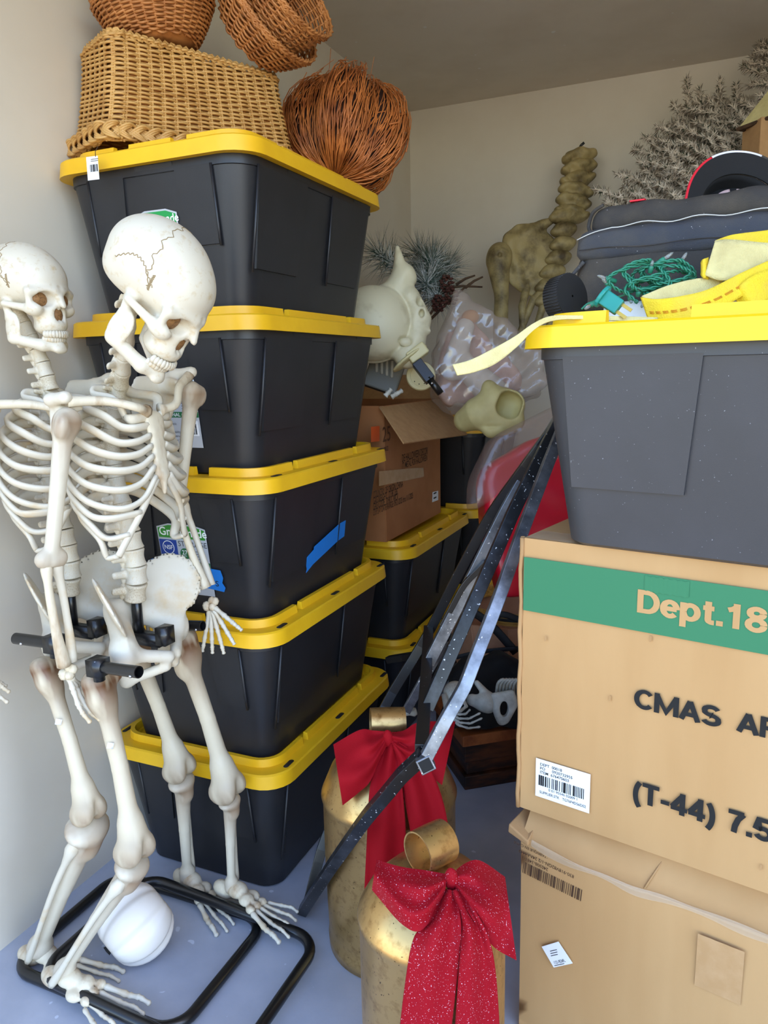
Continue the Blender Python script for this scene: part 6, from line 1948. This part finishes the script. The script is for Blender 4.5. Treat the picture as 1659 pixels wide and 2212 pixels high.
# ------------------------------------------------------------------ things lying on the lid of the grey tote
LZ = DZ1 + 0.3875
def gtp(a, b, z=0.0):   # a along the front edge from the tote centre, b away from the door, z above the lid
    return tc + U * a - N * b + FZ * (0.3875 + z)
# folded dark work bag, propped behind the cords
bag_o = atd(1460, 560, 1.56)
def bag_part(lo, hi, r, wav, seed):
    """cushion lying along U; lo / hi: (a, b, z) corners relative to bag_o"""
    ca = [(l + h) / 2 for l, h in zip(lo, hi)]
    s = [h - l for l, h in zip(lo, hi)]
    def fn(P):
        q = P.copy()
        d = s_box(q, ca, s, r)
        return d + wav * np.sin(q[..., 0] * 31 + seed) * np.sin(q[..., 2] * 37 + 1) + wav * 0.6 * np.sin(q[..., 0] * 67 + q[..., 1] * 41)
    me = nets(fn, [l - 0.02 for l in lo], [h + 0.02 for h in hi], 0.0085, 'bag_part')
    co = np.empty(len(me.vertices) * 3); me.vertices.foreach_get('co', co); co = co.reshape(-1, 3)
    Zt = nrm(FZ + 0.12 * U); Ut = nrm(U - 0.018 * FZ)
    w = BO + co[:, :1] * Ut - co[:, 1:2] * N + co[:, 2:3] * Zt
    me.vertices.foreach_set('co', w.ravel()); me.update()
    return me
BO = atd(1215, 600, 1.62)
BO = V(BO[0], BO[1], LZ + 0.001)
bag = thing('work_bag', 'folded dark grey canvas work bag on the yellow lid of the grey tote', 'bag', BO)
BGB = rel(BO)
obj('bag_body', bag_part((0.0, 0.0, 0.030), (0.62, 0.20, 0.195), 0.05, 0.0025, 0), 'bag_dark', bag, BGB)
obj('bag_flap', bag_part((0.004, -0.008, 0.150), (0.62, 0.19, 0.215), 0.022, 0.002, 2), 'bag_blue', bag, BGB)
obj('bag_top', bag_part((0.022, 0.01, 0.205), (0.62, 0.20, 0.262), 0.026, 0.003, 4), 'bag_dark', bag, BGB)
Zt = nrm(FZ + 0.12 * U); Ut = nrm(U - 0.018 * FZ)
def bgp(a, b, z): return BO + Ut * a - N * b + Zt * z
obj('piping', MB().tube(cat_rom([bgp(0.03, -0.002, 0.150), bgp(0.004, 0.004, 0.120), bgp(0.006, 0.002, 0.085), bgp(0.03, -0.003, 0.052), bgp(0.065, 0.0, 0.034)], 24), 0.0042, 7), 'bag_blue', bag, BGB)
obj('piping', MB().tube(cat_rom([bgp(0.05, 0.012, 0.262), bgp(0.028, 0.016, 0.25), bgp(0.02, 0.022, 0.225), bgp(0.03, 0.012, 0.21)], 20), 0.0038, 7), 'bag_dark', bag, BGB)
obj('seam', MB().tube([bgp(0.012 + 0.6 * i / 50, -0.011 + 0.002 * math.sin(i * 0.9), 0.214 + 0.003 * math.sin(i * 0.7) - 0.02 * max(0, 1 - i / 6)) for i in range(51)], 0.0011, 5), 'stitch', bag, BGB)
obj('seam', MB().tube([bgp(0.02 + 0.6 * i / 40, -0.0125 + 0.0015 * math.sin(i * 0.8), 0.172 + 0.002 * math.sin(i * 0.5)) for i in range(41)], 0.0010, 5), 'bag_dark', bag, BGB)
obj('red_trim', MB().box(bgp(0.115, 0.03, 0.2655), (0.03, 0.012, 0.003), (Ut, -N, Zt)), 'cap_red', bag, BGB, smooth=False)
# ribbed black webbing roll at the bag's left end
wr = atd(1221, 642, 1.42)
web = thing('webbing_roll', 'roll of ribbed black webbing at the left end of the work bag', 'strap', V(wr[0], wr[1], LZ))
WRB = rel(V(*web.location))
ax_ = nrm(CR * 0.55 - CF * 0.8)
au = nrm(FZ - ax_ * ax_[2]); av = np.cross(ax_, au)
wr = V(wr[0], wr[1], LZ + 0.060)
obj('roll', MB().lathe([(0.002, -0.018), (0.042, -0.018), (0.042, 0.018), (0.002, 0.018)], 36, wr, (au, av, ax_)), 'strap_black', web, WRB, auto=0.6)
for k in range(48):
    a = 2 * PI * k / 48
    d = au * math.cos(a) + av * math.sin(a)
    obj('ridge', MB().tube([wr + d * 0.0425 - ax_ * 0.017, wr + d * 0.0425 + ax_ * 0.017], 0.0013, 4), 'strap_black', web, WRB)
# baseball cap, bill upright
cc_ = atd(1592, 470, 1.62)
cap = thing('baseball_cap', 'black baseball cap with red and white piping standing on the work bag', 'cap', V(cc_[0], cc_[1], cc_[2] + 0.04))
CBm = rel(V(*cap.location))
cr, cu, cf = CR, CU, -CF
def capp(t, r, e): return cc_ + cr * math.cos(t) * r * 1.02 + cu * math.sin(t) * r * 1.08 + cf * (e + 0.020 * math.cos(t) ** 2)
T_ = np.linspace(0.20, PI - 0.16, 40)
mb = MB()
for e in (0.0, -0.004):
    mb.grid(lambda i, j: capp(0.20 + (PI - 0.36) * i, 0.088 + (0.130 - 0.088) * j - 0.012 * j * abs(math.cos(0.20 + (PI - 0.36) * i)) ** 3, e + 0.004 * j), 40, 8)
obj('bill', mb, 'cap_black', cap, CBm)
def edge(t0, t1, m): obj('piping', MB().tube([capp(t, 0.1305 - 0.012 * abs(math.cos(t)) ** 3, 0.002) for t in np.linspace(t0, t1, 24)], 0.0030, 7), m, cap, CBm)
edge(2.02, PI - 0.16, 'cap_red'); edge(1.18, 2.02, 'cap_white'); edge(0.20, 1.18, 'bag_dark')
mb = MB()
mb.grid(lambda i, j: capp(0.15 + (PI - 0.3) * i, 0.088 - 0.030 * j, -0.006 - 0.07 * math.sin(j * PI / 2)), 34, 8)
obj('crown', mb, 'cap_black', cap, CBm, solid=0.002)
for t0, t1 in ((1.75, 2.25), (1.1, 1.5)):
    mb = MB()
    mb.grid(lambda i, j: capp(t0 + (t1 - t0) * i, 0.062 - 0.022 * j, -0.012), 8, 3)
    obj('sweatband', mb, 'cap_pink', cap, CBm, solid=0.002)
mb = MB().ball(cc_ - CF * -0.06 + CU * 0.045, (0.075, 0.05, 0.04), 16)
obj('crown_back', mb, 'cap_black', cap, CBm)
# green string lights with plug
rs = random.Random(9)
lc0 = V(*gtp(-0.19, -0.12, 0.002))
lights = thing('string_lights', 'tangled green wire string lights on the yellow lid of the grey tote', 'string lights', lc0)
LB = rel(lc0)
def lp(x, y, t): return atd(x, y, t)
for k in range(9):
    pts = []
    cx_, cy_ = rs.uniform(1370, 1450), rs.uniform(585, 635)
    rx, ry = rs.uniform(30, 75), rs.uniform(14, 34)
    t0 = rs.uniform(0, 6); tilt = rs.uniform(-0.5, 0.1)
    for i in range(26):
        a = t0 + i * 0.36
        x = cx_ + rx * math.cos(a) + 8 * math.sin(3 * a)
        y = cy_ + ry * math.sin(a) + tilt * rx * math.cos(a) * 0.5
        pts.append(lp(min(max(x, 1300), 1500), min(max(y, 562), 668), 1.362 + 0.030 * math.sin(a * 0.7 + k)))
    P = cat_rom(pts, 90)
    T = np.gradient(P, axis=0); T /= np.linalg.norm(T, axis=1)[:, None]
    for s in (0, PI):
        Q = []
        for i in range(len(P)):
            b = nrm(np.cross(T[i], V(0.3, 0.5, 0.8))); c_ = np.cross(T[i], b)
            Q.append(P[i] + (b * math.cos(i * 0.9 + s) + c_ * math.sin(i * 0.9 + s)) * 0.0021)
        obj('wire', MB().tube(Q, 0.0017, 5), 'light_green', lights, LB)
P = cat_rom([lp(1256, 668, 1.37), lp(1272, 655, 1.37), lp(1300, 650, 1.38), lp(1340, 640, 1.37), lp(1380, 625, 1.36)], 40)
obj('wire', MB().tube(P, 0.0019, 5), 'light_green', lights, LB)
P = cat_rom([lp(1505, 600, 1.40), lp(1470, 608, 1.38), lp(1430, 620, 1.37), lp(1395, 640, 1.35)], 40)
obj('wire', MB().tube(P, 0.0019, 5), 'plug_teal', lights, LB)
for (x0, y0), (x1, y1) in (((1412, 575), (1455, 545)), ((1463, 578), (1484, 545)), ((1330, 608), (1290, 595)), ((1322, 620), (1300, 602)), ((1318, 632), (1297, 640)), ((1404, 590), (1410, 562)), ((1360, 640), (1364, 655)), ((1378, 640), (1380, 620)), ((1435, 603), (1450, 612)), ((1398, 640), (1385, 665)), ((1290, 650), (1262, 668))):
    a, b = lp(x0, y0, 1.345), lp(x1, y1, 1.335)
    d = b - a
    s = obj('bulb_socket', MB().tube([a, a + d * 0.45, a + d * 0.55], [0.0042, 0.0048, 0.0042], 8), 'light_green', lights, LB)
    obj('bulb', MB().tube([a + d * 0.52, a + d * 0.75, a + d * 0.92, b], [0.0030, 0.0032, 0.0024, 0.0004], 8), 'bulb_glass', s)
pl0, pl1 = lp(1302, 641, 1.262), lp(1336, 664, 1.252)
pd = nrm(pl1 - pl0); pu = nrm(CU - pd * np.dot(CU, pd)); pv = np.cross(pd, pu)
plug = obj('plug', MB().tube([pl0 - pd * 0.004, pl0 + pd * 0.003], 0.016, 16, flat=1.25, up=pu).box(pl0 + pd * 0.018, (0.034, 0.026, 0.016), (pd, pu, pv)), 'plug_teal', lights, LB, smooth=False, bevel=0.002)
plug['label'] = 'teal two-prong plug'
for s in (-1, 1): obj('prong', MB().box(pl1 + pu * 0.007 * s + pd * 0.010, (0.022, 0.0055, 0.0015), (pd, pu, pv)), 'brass', plug, None, smooth=False)
# sheet of white paper under the cords
pa = MB()
pa.grid(lambda i, j: gtp(-0.30 + 0.17 * i, -0.095 + 0.015 * j, 0.002 + 0.042 * j + 0.002 * math.sin(7 * i)), 8, 6)
o = obj('paper_sheet', pa, 'paper_white', solid=0.0008)
tag(o, 'sheet of white paper lying under the string lights', 'paper')
pa = MB()
ps = [lp(1395, 640, 1.42), lp(1505, 600, 1.44), lp(1512, 606, 1.44), lp(1404, 690, 1.42)]
pa.grid(lambda i, j: (ps[0] * (1 - i) + ps[1] * i) * (1 - j) + (ps[3] * (1 - i) + ps[2] * i) * j, 6, 3)
o = obj('paper_strip', pa, 'paper_white', solid=0.0008)
tag(o, 'narrow white paper edge sticking up between lights and yellow strap', 'paper')
# yellow tow strap
sb = V(*gtp(-0.02, -0.16, 0.0))
strap = thing('tow_strap', 'wide yellow and cream tow strap looped on the lid with its end hanging off', 'strap', sb)
SBm = rel(sb)
def ribbon(T, Bc, nu, t, m, name='strap_loop', stitch=False):
    def dep(u, v, x, y): return float(np.interp(u, np.linspace(0, 1, len(t)), t)) + 0.002 * math.sin(9 * u)
    o = obj(name, sheet(MB(), T, Bc, nu, 8, dep), m, strap, SBm, solid=0.004)
    if stitch:
        Tt = cat_rom([(x, y, 0) for x, y in T], nu); Bb = cat_rom([(x, y, 0) for x, y in Bc], nu)
        for v in (0.52, 0.58):
            for i in range(2, nu - 3, 3):
                q = [atd(*(Tt[k] * (1 - v) + Bb[k] * v)[:2], dep(k / (nu - 1), v, 0, 0) - 0.0035) for k in (i, i + 1, i + 2)]
                obj('stitch', MB().tube(q[:2] if stitch == 2 else q, 0.0008, 4), 'strap_stitch', o)
    return o
ribbon([(1384, 642), (1420, 646), (1470, 640), (1530, 625), (1600, 590), (1700, 545)], [(1404, 702), (1440, 698), (1490, 690), (1560, 664), (1620, 630), (1700, 590)], 40, [1.285, 1.265, 1.25, 1.245, 1.25, 1.26], 'strap_yellow', stitch=1)
ribbon([(1386, 640), (1440, 618), (1500, 603), (1560, 598)], [(1396, 648), (1440, 646), (1500, 640), (1560, 622)], 24, [1.295, 1.30, 1.305, 1.31], 'strap_cream')
ribbon([(1545, 520), (1580, 518), (1640, 524), (1700, 528)], [(1522, 595), (1560, 606), (1620, 596), (1700, 580)], 24, [1.30, 1.285, 1.28, 1.28], 'strap_cream')
ribbon([(1545, 520), (1580, 508), (1640, 500), (1700, 492)], [(1550, 526), (1585, 524), (1640, 528), (1700, 530)], 24, [1.30, 1.31, 1.31, 1.31], 'strap_yellow')
ribbon([(1700, 570), (1640, 588), (1600, 615), (1588, 645)], [(1700, 640), (1660, 650), (1630, 668), (1606, 672)], 24, [1.25, 1.245, 1.245, 1.26], 'strap_yellow')
ribbon([(1514, 570), (1520, 560), (1530, 556)], [(1514, 592), (1520, 600), (1530, 604)], 12, [1.31, 1.30, 1.305], 'strap_yellow')
ribbon([(1420, 686), (1350, 684), (1250, 682), (1190, 683), (1150, 700), (1110, 728), (1060, 756), (1015, 778), (978, 788)], [(1420, 697), (1350, 694), (1250, 690), (1190, 694), (1152, 714), (1116, 750), (1070, 786), (1025, 804), (988, 811)], 60, [1.262, 1.255, 1.248, 1.243, 1.242, 1.236, 1.23, 1.225, 1.22], 'strap_cream', 'strap_end')
# coil of beige cord behind the strap
ro = V(*gtp(0.10, -0.17, 0.0))
rope = thing('cord_coil', 'coil of beige cord between the yellow strap and the lid', 'cord', ro)
ROB = rel(ro)
for k in range(5):
    p = cat_rom([atd(1478, 690 - 3 * k, 1.33), atd(1510, 680 - 7 * k, 1.32 + 0.006 * k), atd(1570, 672 - 9 * k, 1.32 + 0.006 * k), atd(1640, 674 - 8 * k, 1.33), atd(1720, 680 - 4 * k, 1.35)], 24)
    obj('cord', MB().tube(p, 0.0048, 7), 'rope_beige', rope, ROB)
